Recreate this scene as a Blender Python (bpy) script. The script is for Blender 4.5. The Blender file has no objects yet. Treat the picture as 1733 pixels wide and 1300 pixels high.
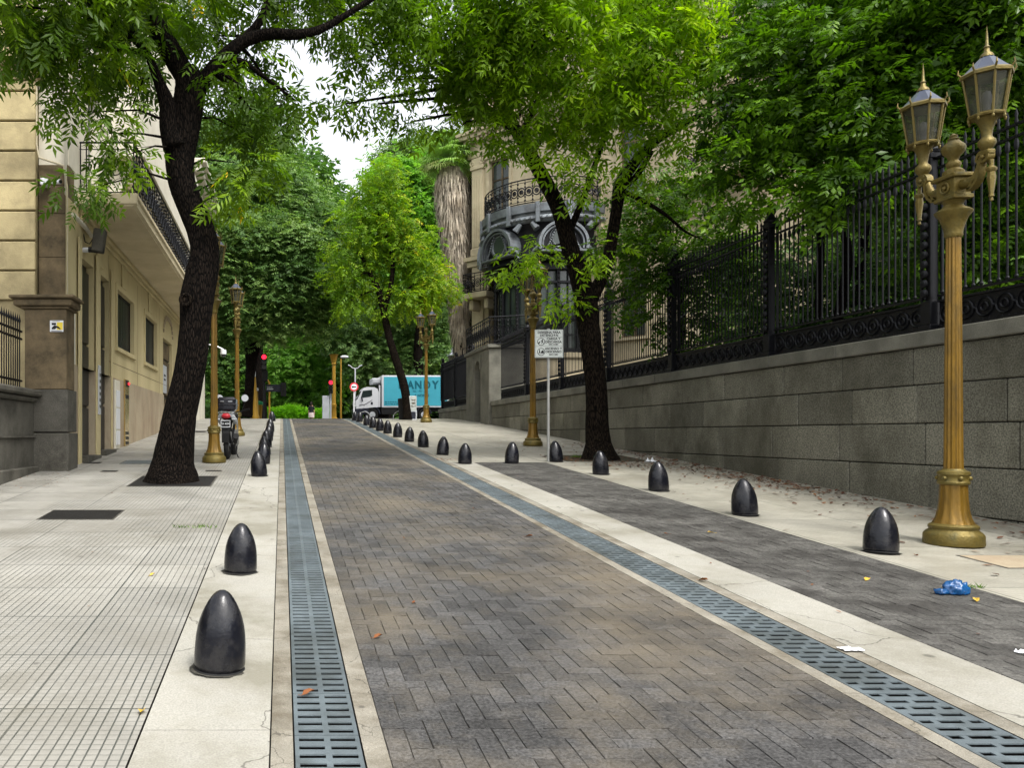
import bpy, bmesh, math, random
import numpy as np
from math import sin, cos, pi, radians, sqrt, atan2
from mathutils import Vector, Matrix, Euler

# ------------------------------------------------------------------ scene, camera, light
S = bpy.context.scene
COL = S.collection
F = 1371.0            # focal length in photo pixels (1733 wide)
CX, HY = 477.0, 736.0 # street vanishing column, horizon row
EYE = 1.6

cam_d = bpy.data.cameras.new('camera')
cam = bpy.data.objects.new('camera', cam_d); COL.objects.link(cam)
cam.location = (0, 0, EYE); cam.rotation_euler = (radians(90), 0, 0)
cam_d.sensor_fit = 'HORIZONTAL'; cam_d.sensor_width = 36.0
cam_d.lens = 36.0 * F / 1733.0
cam_d.shift_x = (866.5 - CX) / 1733.0
cam_d.shift_y = (HY - 650.0) / 1733.0
cam_d.clip_start = 0.05; cam_d.clip_end = 1500
S.camera = cam

SUN_EL, SUN_AZ = radians(58), radians(150)
W = bpy.data.worlds.new("World"); S.world = W; W.use_nodes = True
nt = W.node_tree
for n in list(nt.nodes): nt.nodes.remove(n)
wo = nt.nodes.new('ShaderNodeOutputWorld'); bg = nt.nodes.new('ShaderNodeBackground')
sky = nt.nodes.new('ShaderNodeTexSky'); sky.sky_type = 'NISHITA'; sky.sun_disc = False
sky.sun_elevation = SUN_EL; sky.sun_rotation = SUN_AZ
sky.air_density = 1.0; sky.dust_density = 4.0; sky.ozone_density = 1.0
hs = nt.nodes.new('ShaderNodeHueSaturation'); hs.inputs['Saturation'].default_value = 0.18
hs.inputs['Value'].default_value = 1.4
# thin cloud layer: a soft noise that makes the overcast slightly uneven
tc = nt.nodes.new('ShaderNodeTexCoord'); nz = nt.nodes.new('ShaderNodeTexNoise')
nz.inputs['Scale'].default_value = 2.2; nz.inputs['Detail'].default_value = 5
mr = nt.nodes.new('ShaderNodeMapRange'); mr.inputs['To Min'].default_value = 0.85; mr.inputs['To Max'].default_value = 1.2
mx = nt.nodes.new('ShaderNodeVectorMath'); mx.operation = 'SCALE'
nt.links.new(tc.outputs['Generated'], nz.inputs['Vector']); nt.links.new(nz.outputs['Fac'], mr.inputs['Value'])
nt.links.new(sky.outputs['Color'], hs.inputs['Color']); nt.links.new(hs.outputs['Color'], mx.inputs[0])
nt.links.new(mr.outputs['Result'], mx.inputs['Scale'])
nt.links.new(mx.outputs['Vector'], bg.inputs['Color']); bg.inputs['Strength'].default_value = 0.15
nt.links.new(bg.outputs['Background'], wo.inputs['Surface'])

sd = bpy.data.lights.new('sun', 'SUN'); sd.energy = 1.35; sd.angle = radians(12); sd.color = (1.0, 0.965, 0.91)
so = bpy.data.objects.new('sun', sd); COL.objects.link(so)
sdir = Vector((sin(SUN_AZ)*cos(SUN_EL), cos(SUN_AZ)*cos(SUN_EL), sin(SUN_EL)))
so.rotation_euler = (-sdir).to_track_quat('-Z', 'Y').to_euler(); so.location = (0, 0, 40)
S.view_settings.view_transform = 'Standard'; S.view_settings.look = 'None'
S.view_settings.exposure = 1.05; S.view_settings.gamma = 1.0
S.cycles.max_bounces = 7; S.cycles.diffuse_bounces = 4; S.cycles.transmission_bounces = 5
S.cycles.transparent_max_bounces = 8

RNG = random.Random(7)
NR = np.random.RandomState(11)

# ------------------------------------------------------------------ helpers
def P(px, py, Y):            # photo pixel at depth Y -> world point
    return Vector(((px - CX) * Y / F, Y, EYE + (HY - py) * Y / F))

_GP = [(-60, -3.0), (0, 0), (36, 2.207), (40, 2.385), (45, 2.50), (51, 2.60), (57, 2.60), (62, 2.35), (70, 2.2), (90, 2.15), (600, 2.15)]
def gz(y):
    if y <= 36: return 0.0613 * y
    for (a, za), (b, zb) in zip(_GP, _GP[1:]):
        if a <= y <= b:
            return za + (zb - za) * (y - a) / (b - a)
    return 2.15
def YS(y0, y1, step=2.0):
    ks = [y for y, _ in _GP if y0 < y < y1]
    n = max(1, int((y1 - y0) / step))
    s = sorted(set([round(y0 + (y1 - y0) * i / n, 4) for i in range(n + 1)] + ks))
    return s

class MB:
    def __init__(s): s.v = []; s.f = []; s.r = []; s.m = []; s.cr = 0.5; s.cm = 0
    def add(s, vs, fs):
        o = len(s.v); s.v.extend([tuple(v) for v in vs])
        for f in fs:
            s.f.append(tuple(i + o for i in f)); s.r.append(s.cr); s.m.append(s.cm)
        return s
    def b(s, x0, x1, y0, y1, z0, z1, bev=0.0):
        if bev <= 0:
            vs = [(x0,y0,z0),(x1,y0,z0),(x1,y1,z0),(x0,y1,z0),(x0,y0,z1),(x1,y0,z1),(x1,y1,z1),(x0,y1,z1)]
            return s.add(vs, [(0,3,2,1),(4,5,6,7),(0,1,5,4),(1,2,6,5),(2,3,7,6),(3,0,4,7)])
        e = bev; vs = []; 
        for (sx, sy, sz) in [(a, b_, c) for c in (0, 1) for b_ in (0, 1) for a in (0, 1)]:
            X = (x0, x1)[sx]; Y = (y0, y1)[sy]; Z = (z0, z1)[sz]
            ix = e if sx == 0 else -e; iy = e if sy == 0 else -e; iz = e if sz == 0 else -e
            vs += [(X, Y+iy, Z+iz), (X+ix, Y, Z+iz), (X+ix, Y+iy, Z)]
        def c(sx, sy, sz, k): return (sx + 2*sy + 4*sz) * 3 + k
        fs = [(c(0,0,0,0),c(0,0,1,0),c(0,1,1,0),c(0,1,0,0)),(c(1,0,0,0),c(1,1,0,0),c(1,1,1,0),c(1,0,1,0)),
              (c(0,0,0,1),c(1,0,0,1),c(1,0,1,1),c(0,0,1,1)),(c(0,1,0,1),c(0,1,1,1),c(1,1,1,1),c(1,1,0,1)),
              (c(0,0,0,2),c(0,1,0,2),c(1,1,0,2),c(1,0,0,2)),(c(0,0,1,2),c(1,0,1,2),c(1,1,1,2),c(0,1,1,2))]
        for sy in (0,1):
            for sz in (0,1): fs.append((c(0,sy,sz,1),c(1,sy,sz,1),c(1,sy,sz,2),c(0,sy,sz,2)))
        for sx in (0,1):
            for sz in (0,1): fs.append((c(sx,0,sz,0),c(sx,1,sz,0),c(sx,1,sz,2),c(sx,0,sz,2)))
        for sx in (0,1):
            for sy in (0,1): fs.append((c(sx,sy,0,0),c(sx,sy,1,0),c(sx,sy,1,1),c(sx,sy,0,1)))
        for sx in (0,1):
            for sy in (0,1):
                for sz in (0,1): fs.append((c(sx,sy,sz,0),c(sx,sy,sz,1),c(sx,sy,sz,2)))
        return s.add(vs, fs)
    def cb(s, c, d, bev=0.0): return s.b(c[0]-d[0]/2, c[0]+d[0]/2, c[1]-d[1]/2, c[1]+d[1]/2, c[2]-d[2]/2, c[2]+d[2]/2, bev)
    def tube(s, pts, rad, n=8, cap=True, sq=1.0):
        pts = [Vector(p) for p in pts]
        if not hasattr(rad, '__len__'): rad = [rad] * len(pts)
        vs = []; prev = None
        for i, p in enumerate(pts):
            d = (pts[min(i+1, len(pts)-1)] - pts[max(i-1, 0)])
            d = d.normalized() if d.length > 1e-9 else Vector((0,0,1))
            if prev is None:
                ref = Vector((0, 0, 1)) if abs(d.z) < 0.9 else Vector((0, 1, 0))
                u = d.cross(ref).normalized()
            else:
                u = (prev - d * prev.dot(d))
                u = u.normalized() if u.length > 1e-6 else d.orthogonal().normalized()
            prev = u; w = d.cross(u)
            for k in range(n):
                a = 2 * pi * k / n
                vs.append(p + u * (cos(a) * rad[i]) + w * (sin(a) * rad[i] * sq))
        fs = []
        for i in range(len(pts) - 1):
            for k in range(n):
                a = i*n + k; b_ = i*n + (k+1) % n
                fs.append((a, b_, b_+n, a+n))
        if cap:
            fs.append(tuple(range(n))[::-1]); fs.append(tuple((len(pts)-1)*n + k for k in range(n)))
        return s.add(vs, fs)
    def lathe(s, prof, n=24, c=(0,0,0), flute=0.0, fl_n=12, a0=0.0, a1=2*pi, axis='z', cap=True):
        full = abs(a1 - a0 - 2*pi) < 1e-6; m = n if full else n + 1
        vs = []
        for (r, z) in prof:
            for k in range(m):
                a = a0 + (a1 - a0) * k / n
                rr = r * (1 - flute * (0.5 + 0.5 * cos(fl_n * a))) if flute else r
                if axis == 'z': vs.append((c[0] + rr*cos(a), c[1] + rr*sin(a), c[2] + z))
                elif axis == 'x': vs.append((c[0] + z, c[1] + rr*cos(a), c[2] + rr*sin(a)))
                else: vs.append((c[0] + rr*cos(a), c[1] + z, c[2] + rr*sin(a)))
        fs = []
        for i in range(len(prof) - 1):
            for k in range(n):
                a = i*m + k; b_ = i*m + (k+1) % m
                fs.append((a, b_, b_+m, a+m))
        if full and cap:
            if prof[0][0] > 1e-4: fs.append(tuple(range(m))[::-1])
            if prof[-1][0] > 1e-4: fs.append(tuple((len(prof)-1)*m + k for k in range(m)))
        return s.add(vs, fs)
    def sph(s, c, r, n=10, m=7, sc=(1,1,1)):
        vs = []; 
        for i in range(m + 1):
            t = pi * i / m
            for k in range(n):
                a = 2*pi*k/n
                vs.append((c[0] + r*sc[0]*sin(t)*cos(a), c[1] + r*sc[1]*sin(t)*sin(a), c[2] + r*sc[2]*cos(t)))
        fs = []
        for i in range(m):
            for k in range(n): fs.append((i*n+k, (i+1)*n+k, (i+1)*n+(k+1)%n, i*n+(k+1)%n))
        return s.add(vs, fs)
    def prism(s, poly, t, axis='y', c=(0,0,0)):
        # poly in 2D (a,b); axis y: (a->x,b->z), extruded y in t=(t0,t1); axis x: (a->y,b->z)
        n = len(poly); vs = []
        for tt in t:
            for (a, b_) in poly:
                if axis == 'y': vs.append((c[0]+a, c[1]+tt, c[2]+b_))
                elif axis == 'x': vs.append((c[0]+tt, c[1]+a, c[2]+b_))
                else: vs.append((c[0]+a, c[1]+b_, c[2]+tt))
        fs = [tuple(range(n))[::-1], tuple(range(n, 2*n))]
        for k in range(n): fs.append((k, (k+1)%n, (k+1)%n+n, k+n))
        return s.add(vs, fs)
    def ring(s, c, R, r, n=16, m=6, axis='x', a0=0, a1=2*pi):
        pts = []
        full = abs(a1-a0-2*pi) < 1e-6
        for k in range(n + 1):
            a = a0 + (a1-a0)*k/n
            if axis == 'x': pts.append((c[0], c[1]+R*cos(a), c[2]+R*sin(a)))
            elif axis == 'y': pts.append((c[0]+R*cos(a), c[1], c[2]+R*sin(a)))
            else: pts.append((c[0]+R*cos(a), c[1]+R*sin(a), c[2]))
        return s.tube(pts, r, m, cap=not full)
    def xf(s, M, i0=0):
        for i in range(i0, len(s.v)): s.v[i] = tuple(M @ Vector(s.v[i]))
        return s
    def build(s, name, mat, parent=None, smooth=False, off=None, kind=None, fix=False, bevel=0):
        me = bpy.data.meshes.new(name)
        v = s.v
        if off is not None: v = [(a-off[0], b_-off[1], c-off[2]) for a, b_, c in v]
        me.from_pydata(v, [], s.f)
        mats = mat if isinstance(mat, (list, tuple)) else [mat]
        for mm in mats: me.materials.append(mm)
        if len(mats) > 1: me.polygons.foreach_set('material_index', s.m)
        at = me.attributes.new('rnd', 'FLOAT', 'FACE'); at.data.foreach_set('value', s.r)
        if fix:
            bm = bmesh.new(); bm.from_mesh(me); bmesh.ops.recalc_face_normals(bm, faces=bm.faces); bm.to_mesh(me); bm.free()
        if smooth:
            me.polygons.foreach_set('use_smooth', [True]*len(me.polygons))
            if smooth != 2:
                me.set_sharp_from_angle(angle=radians(38))
        me.update()
        o = bpy.data.objects.new(name, me); COL.objects.link(o)
        if parent: o.parent = parent
        if kind: o['kind'] = kind
        return o

def tag(o, label, cat, group=None, kind=None):
    o['label'] = label; o['category'] = cat
    if group: o['group'] = group
    if kind: o['kind'] = kind
    return o
def thing(name, label, cat, loc=(0,0,0), rz=0, group=None):
    o = bpy.data.objects.new(name, None); COL.objects.link(o); o.location = loc; o.rotation_euler = (0, 0, rz)
    o.empty_display_size = 0.2
    return tag(o, label, cat, group)
def copy_tree(o, parent=None):
    c = o.copy(); COL.objects.link(c)
    if parent: c.parent = parent
    for ch in list(o.children): copy_tree(ch, c)
    return c
def text(s, size, mat, parent, loc, rot, name='lettering', ext=0.002, bold=0.0, align='CENTER', sx=1.0):
    cu = bpy.data.curves.new('t', 'FONT'); cu.body = s; cu.size = size; cu.align_x = align; cu.align_y = 'CENTER'
    cu.extrude = ext; cu.offset = bold; cu.resolution_u = 3
    ob = bpy.data.objects.new('t', cu); COL.objects.link(ob)
    bpy.context.view_layer.update()
    me = bpy.data.meshes.new_from_object(ob.evaluated_get(bpy.context.evaluated_depsgraph_get()))
    bpy.data.objects.remove(ob); me.materials.clear(); me.materials.append(mat)
    o = bpy.data.objects.new(name, me); COL.objects.link(o); o.parent = parent
    o.location = loc; o.rotation_euler = rot; o.scale = (sx, 1, 1)
    return o

# ------------------------------------------------------------------ materials
def _n(t, ty, **k):
    n = t.nodes.new(ty)
    for a, b_ in k.items(): setattr(n, a, b_)
    return n
def mat(name, col, rough=0.6, metal=0.0, var=0.18, vs=3.0, bump=0.0, bs=60, dirt=None, da=0.5, ds=1.2, attr=0.0, spec=0.5, coat=0.0, stretch=None, fine=0.0, fs=200, emis=None, es=0, spots=0, cracks=0):
    m = bpy.data.materials.new(name); m.use_nodes = True; t = m.node_tree
    bs_ = t.nodes['Principled BSDF']; L = t.links.new
    co = _n(t, 'ShaderNodeTexCoord'); vec = co.outputs['Object']
    if stretch:
        mp = _n(t, 'ShaderNodeMapping'); mp.inputs['Scale'].default_value = stretch; L(vec, mp.inputs['Vector']); vec2 = mp.outputs['Vector']
    else: vec2 = vec
    n1 = _n(t, 'ShaderNodeTexNoise'); n1.inputs['Scale'].default_value = vs; n1.inputs['Detail'].default_value = 6; n1.inputs['Roughness'].default_value = 0.62
    L(vec2, n1.inputs['Vector'])
    r1 = _n(t, 'ShaderNodeMapRange'); r1.inputs['From Min'].default_value = 0.3; r1.inputs['From Max'].default_value = 0.7
    r1.inputs['To Min'].default_value = 1 - var; r1.inputs['To Max'].default_value = 1 + var
    L(n1.outputs['Fac'], r1.inputs['Value']); fac = r1.outputs['Result']
    if attr:
        a = _n(t, 'ShaderNodeAttribute'); a.attribute_name = 'rnd'
        r2 = _n(t, 'ShaderNodeMapRange'); r2.inputs['To Min'].default_value = 1 - attr; r2.inputs['To Max'].default_value = 1 + attr
        L(a.outputs['Fac'], r2.inputs['Value']); mu = _n(t, 'ShaderNodeMath', operation='MULTIPLY')
        L(fac, mu.inputs[0]); L(r2.outputs['Result'], mu.inputs[1]); fac = mu.outputs[0]
    if fine:
        n3 = _n(t, 'ShaderNodeTexNoise'); n3.inputs['Scale'].default_value = fs; n3.inputs['Detail'].default_value = 2; L(vec, n3.inputs['Vector'])
        r3 = _n(t, 'ShaderNodeMapRange'); r3.inputs['From Min'].default_value = 0.35; r3.inputs['From Max'].default_value = 0.65
        r3.inputs['To Min'].default_value = 1 - fine; r3.inputs['To Max'].default_value = 1 + fine; L(n3.outputs['Fac'], r3.inputs['Value'])
        mu = _n(t, 'ShaderNodeMath', operation='MULTIPLY'); L(fac, mu.inputs[0]); L(r3.outputs['Result'], mu.inputs[1]); fac = mu.outputs[0]
    base = _n(t, 'ShaderNodeVectorMath', operation='SCALE'); base.inputs[0].default_value = col; L(fac, base.inputs['Scale'])
    out = base.outputs['Vector']
    if dirt:
        n2 = _n(t, 'ShaderNodeTexNoise'); n2.inputs['Scale'].default_value = ds; n2.inputs['Detail'].default_value = 8; n2.inputs['Roughness'].default_value = 0.7
        L(vec2, n2.inputs['Vector'])
        r4 = _n(t, 'ShaderNodeMapRange'); r4.inputs['From Min'].default_value = 0.44; r4.inputs['From Max'].default_value = 0.65; r4.inputs['To Max'].default_value = da
        L(n2.outputs['Fac'], r4.inputs['Value'])
        mi = _n(t, 'ShaderNodeMix', data_type='RGBA'); L(r4.outputs['Result'], mi.inputs['Factor']); L(out, mi.inputs['A']); mi.inputs['B'].default_value = (*dirt, 1)
        out = mi.outputs['Result']
    if cracks:
        nd = _n(t, 'ShaderNodeTexNoise'); nd.inputs['Scale'].default_value = 3.0; nd.inputs['Detail'].default_value = 5; L(vec, nd.inputs['Vector'])
        va = _n(t, 'ShaderNodeMix', data_type='RGBA'); va.inputs['Factor'].default_value = 0.28; L(vec, va.inputs['A']); L(nd.outputs['Color'], va.inputs['B'])
        vc = _n(t, 'ShaderNodeTexVoronoi'); vc.feature = 'DISTANCE_TO_EDGE'; vc.inputs['Scale'].default_value = cracks; L(va.outputs['Result'], vc.inputs['Vector'])
        rc = _n(t, 'ShaderNodeMapRange'); rc.inputs['From Min'].default_value = 0.004; rc.inputs['From Max'].default_value = 0.0015; rc.inputs['To Max'].default_value = 0.6; L(vc.outputs['Distance'], rc.inputs['Value'])
        mc = _n(t, 'ShaderNodeMix', data_type='RGBA'); L(rc.outputs['Result'], mc.inputs['Factor']); L(out, mc.inputs['A']); mc.inputs['B'].default_value = (0.04, 0.035, 0.028, 1); out = mc.outputs['Result']
    if spots:
        vo = _n(t, 'ShaderNodeTexVoronoi'); vo.inputs['Scale'].default_value = spots; L(vec, vo.inputs['Vector'])
        r7 = _n(t, 'ShaderNodeMapRange'); r7.inputs['From Min'].default_value = 0.10; r7.inputs['From Max'].default_value = 0.06; r7.inputs['To Max'].default_value = 0.6; L(vo.outputs['Distance'], r7.inputs['Value'])
        sp2 = _n(t, 'ShaderNodeSeparateColor'); L(vo.outputs['Color'], sp2.inputs[0]); gt_ = _n(t, 'ShaderNodeMath', operation='GREATER_THAN'); gt_.inputs[1].default_value = 0.55; L(sp2.outputs[0], gt_.inputs[0])
        m7 = _n(t, 'ShaderNodeMath', operation='MULTIPLY'); L(gt_.outputs[0], m7.inputs[0]); L(r7.outputs['Result'], m7.inputs[1])
        mi7 = _n(t, 'ShaderNodeMix', data_type='RGBA'); L(m7.outputs[0], mi7.inputs['Factor']); L(out, mi7.inputs['A']); mi7.inputs['B'].default_value = (0.05, 0.047, 0.04, 1); out = mi7.outputs['Result']
    L(out, bs_.inputs['Base Color'])
    bs_.inputs['Roughness'].default_value = rough; bs_.inputs['Metallic'].default_value = metal
    bs_.inputs['Specular IOR Level'].default_value = spec if (spec != 0.5 or rough < 0.5) else 0.16; bs_.inputs['Coat Weight'].default_value = coat
    if bump:
        n5 = _n(t, 'ShaderNodeTexNoise'); n5.inputs['Scale'].default_value = bs; n5.inputs['Detail'].default_value = 5; L(vec2, n5.inputs['Vector'])
        bu = _n(t, 'ShaderNodeBump'); bu.inputs['Strength'].default_value = bump; bu.inputs['Distance'].default_value = 0.02
        L(n5.outputs['Fac'], bu.inputs['Height']); L(bu.outputs['Normal'], bs_.inputs['Normal'])
    if emis:
        bs_.inputs['Emission Color'].default_value = (*emis, 1); bs_.inputs['Emission Strength'].default_value = es
    return m

def leaf_mat(name, ramp, trans=0.4, rough=0.45, gain=(1, 1, 1)):
    ramp = [(p_, tuple(min(.9, c_*g_) for c_, g_ in zip(col_, gain))) for p_, col_ in ramp]
    m = bpy.data.materials.new(name); m.use_nodes = True; t = m.node_tree; L = t.links.new
    p = t.nodes['Principled BSDF']; out = t.nodes['Material Output']
    a = _n(t, 'ShaderNodeAttribute'); a.attribute_name = 'rnd'
    cr = _n(t, 'ShaderNodeValToRGB'); e = cr.color_ramp.elements
    e[0].position = ramp[0][0]; e[0].color = (*ramp[0][1], 1); e[1].position = ramp[-1][0]; e[1].color = (*ramp[-1][1], 1)
    for pos, c in ramp[1:-1]:
        x = e.new(pos); x.color = (*c, 1)
    L(a.outputs['Fac'], cr.inputs['Fac']); L(cr.outputs['Color'], p.inputs['Base Color'])
    p.inputs['Roughness'].default_value = rough; p.inputs['Specular IOR Level'].default_value = 0.25
    tr = _n(t, 'ShaderNodeBsdfTranslucent')
    sc = _n(t, 'ShaderNodeVectorMath', operation='MULTIPLY'); sc.inputs[1].default_value = (1.5, 1.7, 0.7)
    L(cr.outputs['Color'], sc.inputs[0]); L(sc.outputs['Vector'], tr.inputs['Color'])
    mi = _n(t, 'ShaderNodeMixShader'); mi.inputs['Fac'].default_value = trans
    L(p.outputs['BSDF'], mi.inputs[1]); L(tr.outputs['BSDF'], mi.inputs[2]); L(mi.outputs['Shader'], out.inputs['Surface'])
    return m

def paving_mat(name, col, groove, px, py, jx, jy, tx=0.14, ty=0.12, gx=0.9, gy=0.5, smooth_left=None):
    """ribbed cement paving: fine grooves every px / py metres, slab joints every jx / jy metres"""
    m = bpy.data.materials.new(name); m.use_nodes = True; t = m.node_tree; L = t.links.new
    p = t.nodes['Principled BSDF']; co = _n(t, 'ShaderNodeTexCoord'); sp = _n(t, 'ShaderNodeSeparateXYZ'); L(co.outputs['Object'], sp.inputs[0])
    def M(op, a, b_=None, c=None):
        n = _n(t, 'ShaderNodeMath', operation=op)
        for i, x in enumerate((a, b_, c)):
            if x is None: continue
            if isinstance(x, (int, float)): n.inputs[i].default_value = x
            else: L(x, n.inputs[i])
        return n.outputs[0]
    def line(u, period, w, offs=0.0):
        f = M('FRACT', M('DIVIDE', M('ADD', u, offs), period))
        d = M('ABSOLUTE', M('SUBTRACT', f, 0.5))              # 0.5 at line
        n = _n(t, 'ShaderNodeMapRange'); n.interpolation_type = 'SMOOTHSTEP'
        n.inputs['From Min'].default_value = 0.5 - w; n.inputs['From Max'].default_value = 0.5 - w*0.35
        L(d, n.inputs['Value']); return n.outputs['Result']
    x, y = sp.outputs['X'], sp.outputs['Y']
    def noise(scale, det=5, rough=0.6):
        n = _n(t, 'ShaderNodeTexNoise'); n.inputs['Scale'].default_value = scale; n.inputs['Detail'].default_value = det; n.inputs['Roughness'].default_value = rough
        L(co.outputs['Object'], n.inputs['Vector']); return n.outputs['Fac']
    def rng(v, a, b_, c, d):
        n = _n(t, 'ShaderNodeMapRange'); n.inputs['From Min'].default_value = a; n.inputs['From Max'].default_value = b_
        n.inputs['To Min'].default_value = c; n.inputs['To Max'].default_value = d; L(v, n.inputs['Value']); return n.outputs['Result']
    # per-slab tone
    wn = _n(t, 'ShaderNodeTexWhiteNoise'); wn.noise_dimensions = '2D'; cb = _n(t, 'ShaderNodeCombineXYZ')
    L(M('FLOOR', M('DIVIDE', x, jx)), cb.inputs[0]); L(M('FLOOR', M('DIVIDE', y, jy)), cb.inputs[1]); L(cb.outputs[0], wn.inputs['Vector'])
    slab = wn.outputs['Value']
    lx = M('MULTIPLY', line(x, px, tx), gx); ly = M('MULTIPLY', line(y, py, ty), gy)
    wear = rng(noise(1.6), 0.35, 0.65, 0.62, 1.0)
    if smooth_left is not None:
        msk = rng(M('ADD', x, M('MULTIPLY', M('SUBTRACT', slab, 0.5), 1.6)), smooth_left - 0.05, smooth_left + 0.05, 0.22, 1.0)
        wear = M('MULTIPLY', wear, msk)
    g = M('MULTIPLY', M('MAXIMUM', lx, ly), wear)
    j = M('MAXIMUM', line(x, jx, 0.006/jx*1.6), line(y, jy, 0.006/jy*1.6))
    lines = M('MAXIMUM', g, M('MULTIPLY', j, 0.95))
    tone = M('MULTIPLY', rng(noise(0.9, 8, 0.68), 0.3, 0.7, 0.72, 1.12), rng(slab, 0, 1, 0.9, 1.08))
    tone = M('MULTIPLY', tone, rng(noise(25, 3), 0.3, 0.7, 0.93, 1.06))
    sc = _n(t, 'ShaderNodeVectorMath', operation='SCALE'); sc.inputs[0].default_value = col; L(tone, sc.inputs['Scale'])
    mi = _n(t, 'ShaderNodeMix', data_type='RGBA'); L(M('MULTIPLY', lines, 0.97), mi.inputs['Factor']); L(sc.outputs[0], mi.inputs['A']); mi.inputs['B'].default_value = (*groove, 1)
    st = rng(noise(0.7, 9, 0.74), 0.48, 0.66, 0.0, 0.6)
    mi2 = _n(t, 'ShaderNodeMix', data_type='RGBA'); L(st, mi2.inputs['Factor']); L(mi.outputs['Result'], mi2.inputs['A']); mi2.inputs['B'].default_value = (col[0]*.52, col[1]*.50, col[2]*.45, 1)
    vo = _n(t, 'ShaderNodeTexVoronoi'); vo.inputs['Scale'].default_value = 2.2; L(co.outputs['Object'], vo.inputs['Vector']); s7 = _n(t, 'ShaderNodeSeparateColor'); L(vo.outputs['Color'], s7.inputs[0])
    gm_ = M('MULTIPLY', M('GREATER_THAN', s7.outputs[0], 0.5), rng(vo.outputs['Distance'], 0.075, 0.045, 0.0, 0.55))
    mi3 = _n(t, 'ShaderNodeMix', data_type='RGBA'); L(gm_, mi3.inputs['Factor']); L(mi2.outputs['Result'], mi3.inputs['A']); mi3.inputs['B'].default_value = (0.05, 0.047, 0.042, 1)
    L(mi3.outputs['Result'], p.inputs['Base Color'])
    rr = rng(noise(1.3, 6), 0.4, 0.6, 0.42, 0.7); L(rr, p.inputs['Roughness'])
    bu = _n(t, 'ShaderNodeBump'); bu.inputs['Strength'].default_value = 0.35; bu.inputs['Distance'].default_value = 0.004; bu.invert = True
    L(lines, bu.inputs['Height']); L(bu.outputs['Normal'], p.inputs['Normal'])
    return m

M_ = {}
M_['tile'] = paving_mat('ribbed_cement_tile', (0.262, 0.252, 0.222), (0.02, 0.026, 0.022), 0.053, 0.05, 1.272, 0.8, tx=0.115, ty=0.095, gx=1.0, gy=0.62, smooth_left=-2.5)
M_['tile_r'] = paving_mat('pale_cement_tile', (0.30, 0.283, 0.232), (0.06, 0.072, 0.055), 0.05, 0.062, 1.1, 1.6, tx=0.12, ty=0.12, gx=0.35, gy=0.3)
M_['concrete'] = mat('kerb_concrete', (0.285, 0.275, 0.238), 0.75, var=0.12, vs=2.2, bump=0.25, bs=90, dirt=(0.15, 0.14, 0.105), da=0.8, ds=1.1, fine=0.14, fs=110, spots=2.6, cracks=0.8)
M_['concrete2'] = mat('edge_concrete', (0.20, 0.185, 0.15), 0.8, var=0.2, vs=3.5, bump=0.4, bs=70, dirt=(0.10, 0.085, 0.06), da=0.9, ds=2.5, fine=0.2, spots=5, cracks=2.0)
M_['paver'] = mat('paver_brick', (0.057, 0.0555, 0.054), 0.55, var=0.38, vs=1.6, bump=0.6, bs=90, dirt=(0.155, 0.128, 0.088), da=0.62, ds=0.5, attr=0.24, fine=0.38, fs=60, spots=7)
M_['paver2'] = mat('bay_paver', (0.078, 0.075, 0.068), 0.62, var=0.25, vs=1.2, bump=0.5, bs=110, dirt=(0.022, 0.02, 0.018), da=0.8, ds=2.3, attr=0.2, fine=0.38, fs=60, spots=6)
M_['sand'] = mat('joint_sand', (0.042, 0.038, 0.031), 0.9, var=0.85, vs=1.3, fine=.4, fs=40)
M_['grate'] = mat('galvanised_grate', (0.115, 0.138, 0.148), 0.5, metal=0.35, var=0.25, vs=2.2, bump=0.15, bs=150, dirt=(0.06, 0.068, 0.065), da=0.7, ds=3, fine=0.12)
M_['black'] = mat('void_black', (0.012, 0.012, 0.012), 0.9, var=0.1)
M_['asphalt'] = mat('asphalt', (0.035, 0.035, 0.035), 0.85, var=0.2, vs=2, bump=0.2, bs=200)
M_['soil'] = mat('soil', (0.05, 0.045, 0.03), 0.95, var=0.4, vs=4, bump=0.5, bs=30)
M_['iron_b'] = mat('bollard_paint', (0.0035, 0.004, 0.007), 0.24, var=0.35, vs=5, bump=0.12, bs=35, dirt=(0.05, 0.047, 0.043), da=0.35, ds=7, spec=0.36, fine=0.3, fs=160)
M_['gold'] = mat('bronze_gold_paint', (0.19, 0.105, 0.010), 0.40, metal=0.45, var=0.3, vs=7, bump=0.2, bs=40, dirt=(0.055, 0.038, 0.012), da=0.7, ds=5, stretch=(1, 1, 0.3))
M_['gold2'] = mat('aged_gold', (0.15, 0.108, 0.020), 0.48, metal=0.5, var=0.35, vs=9, bump=0.3, bs=50, dirt=(0.06, 0.055, 0.02), da=0.8, ds=9)
M_['lampglass'] = mat('dusty_glass', (0.06, 0.063, 0.045), 0.25, var=0.4, vs=6, dirt=(0.11, 0.105, 0.07), da=0.7, ds=8, spec=0.7)
M_['lanternglass'] = mat('old_lantern_glass', (0.035, 0.037, 0.022), 0.3, var=0.5, vs=9, dirt=(0.10, 0.095, 0.055), da=0.7, ds=8, spec=0.3)
M_['lanternglass'].node_tree.nodes['Principled BSDF'].inputs['Alpha'].default_value = 0.6
M_['lamproof'] = mat('lantern_roof', (0.035, 0.045, 0.07), 0.3, metal=0.3, var=0.2, vs=8)
M_['granite'] = mat('granite_block', (0.145, 0.139, 0.108), 0.75, var=0.2, vs=1.0, bump=0.5, bs=70, dirt=(0.045, 0.042, 0.028), da=0.8, ds=0.6, attr=0.27, fine=0.42, fs=48, stretch=(1, 1, 0.7))
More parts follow.
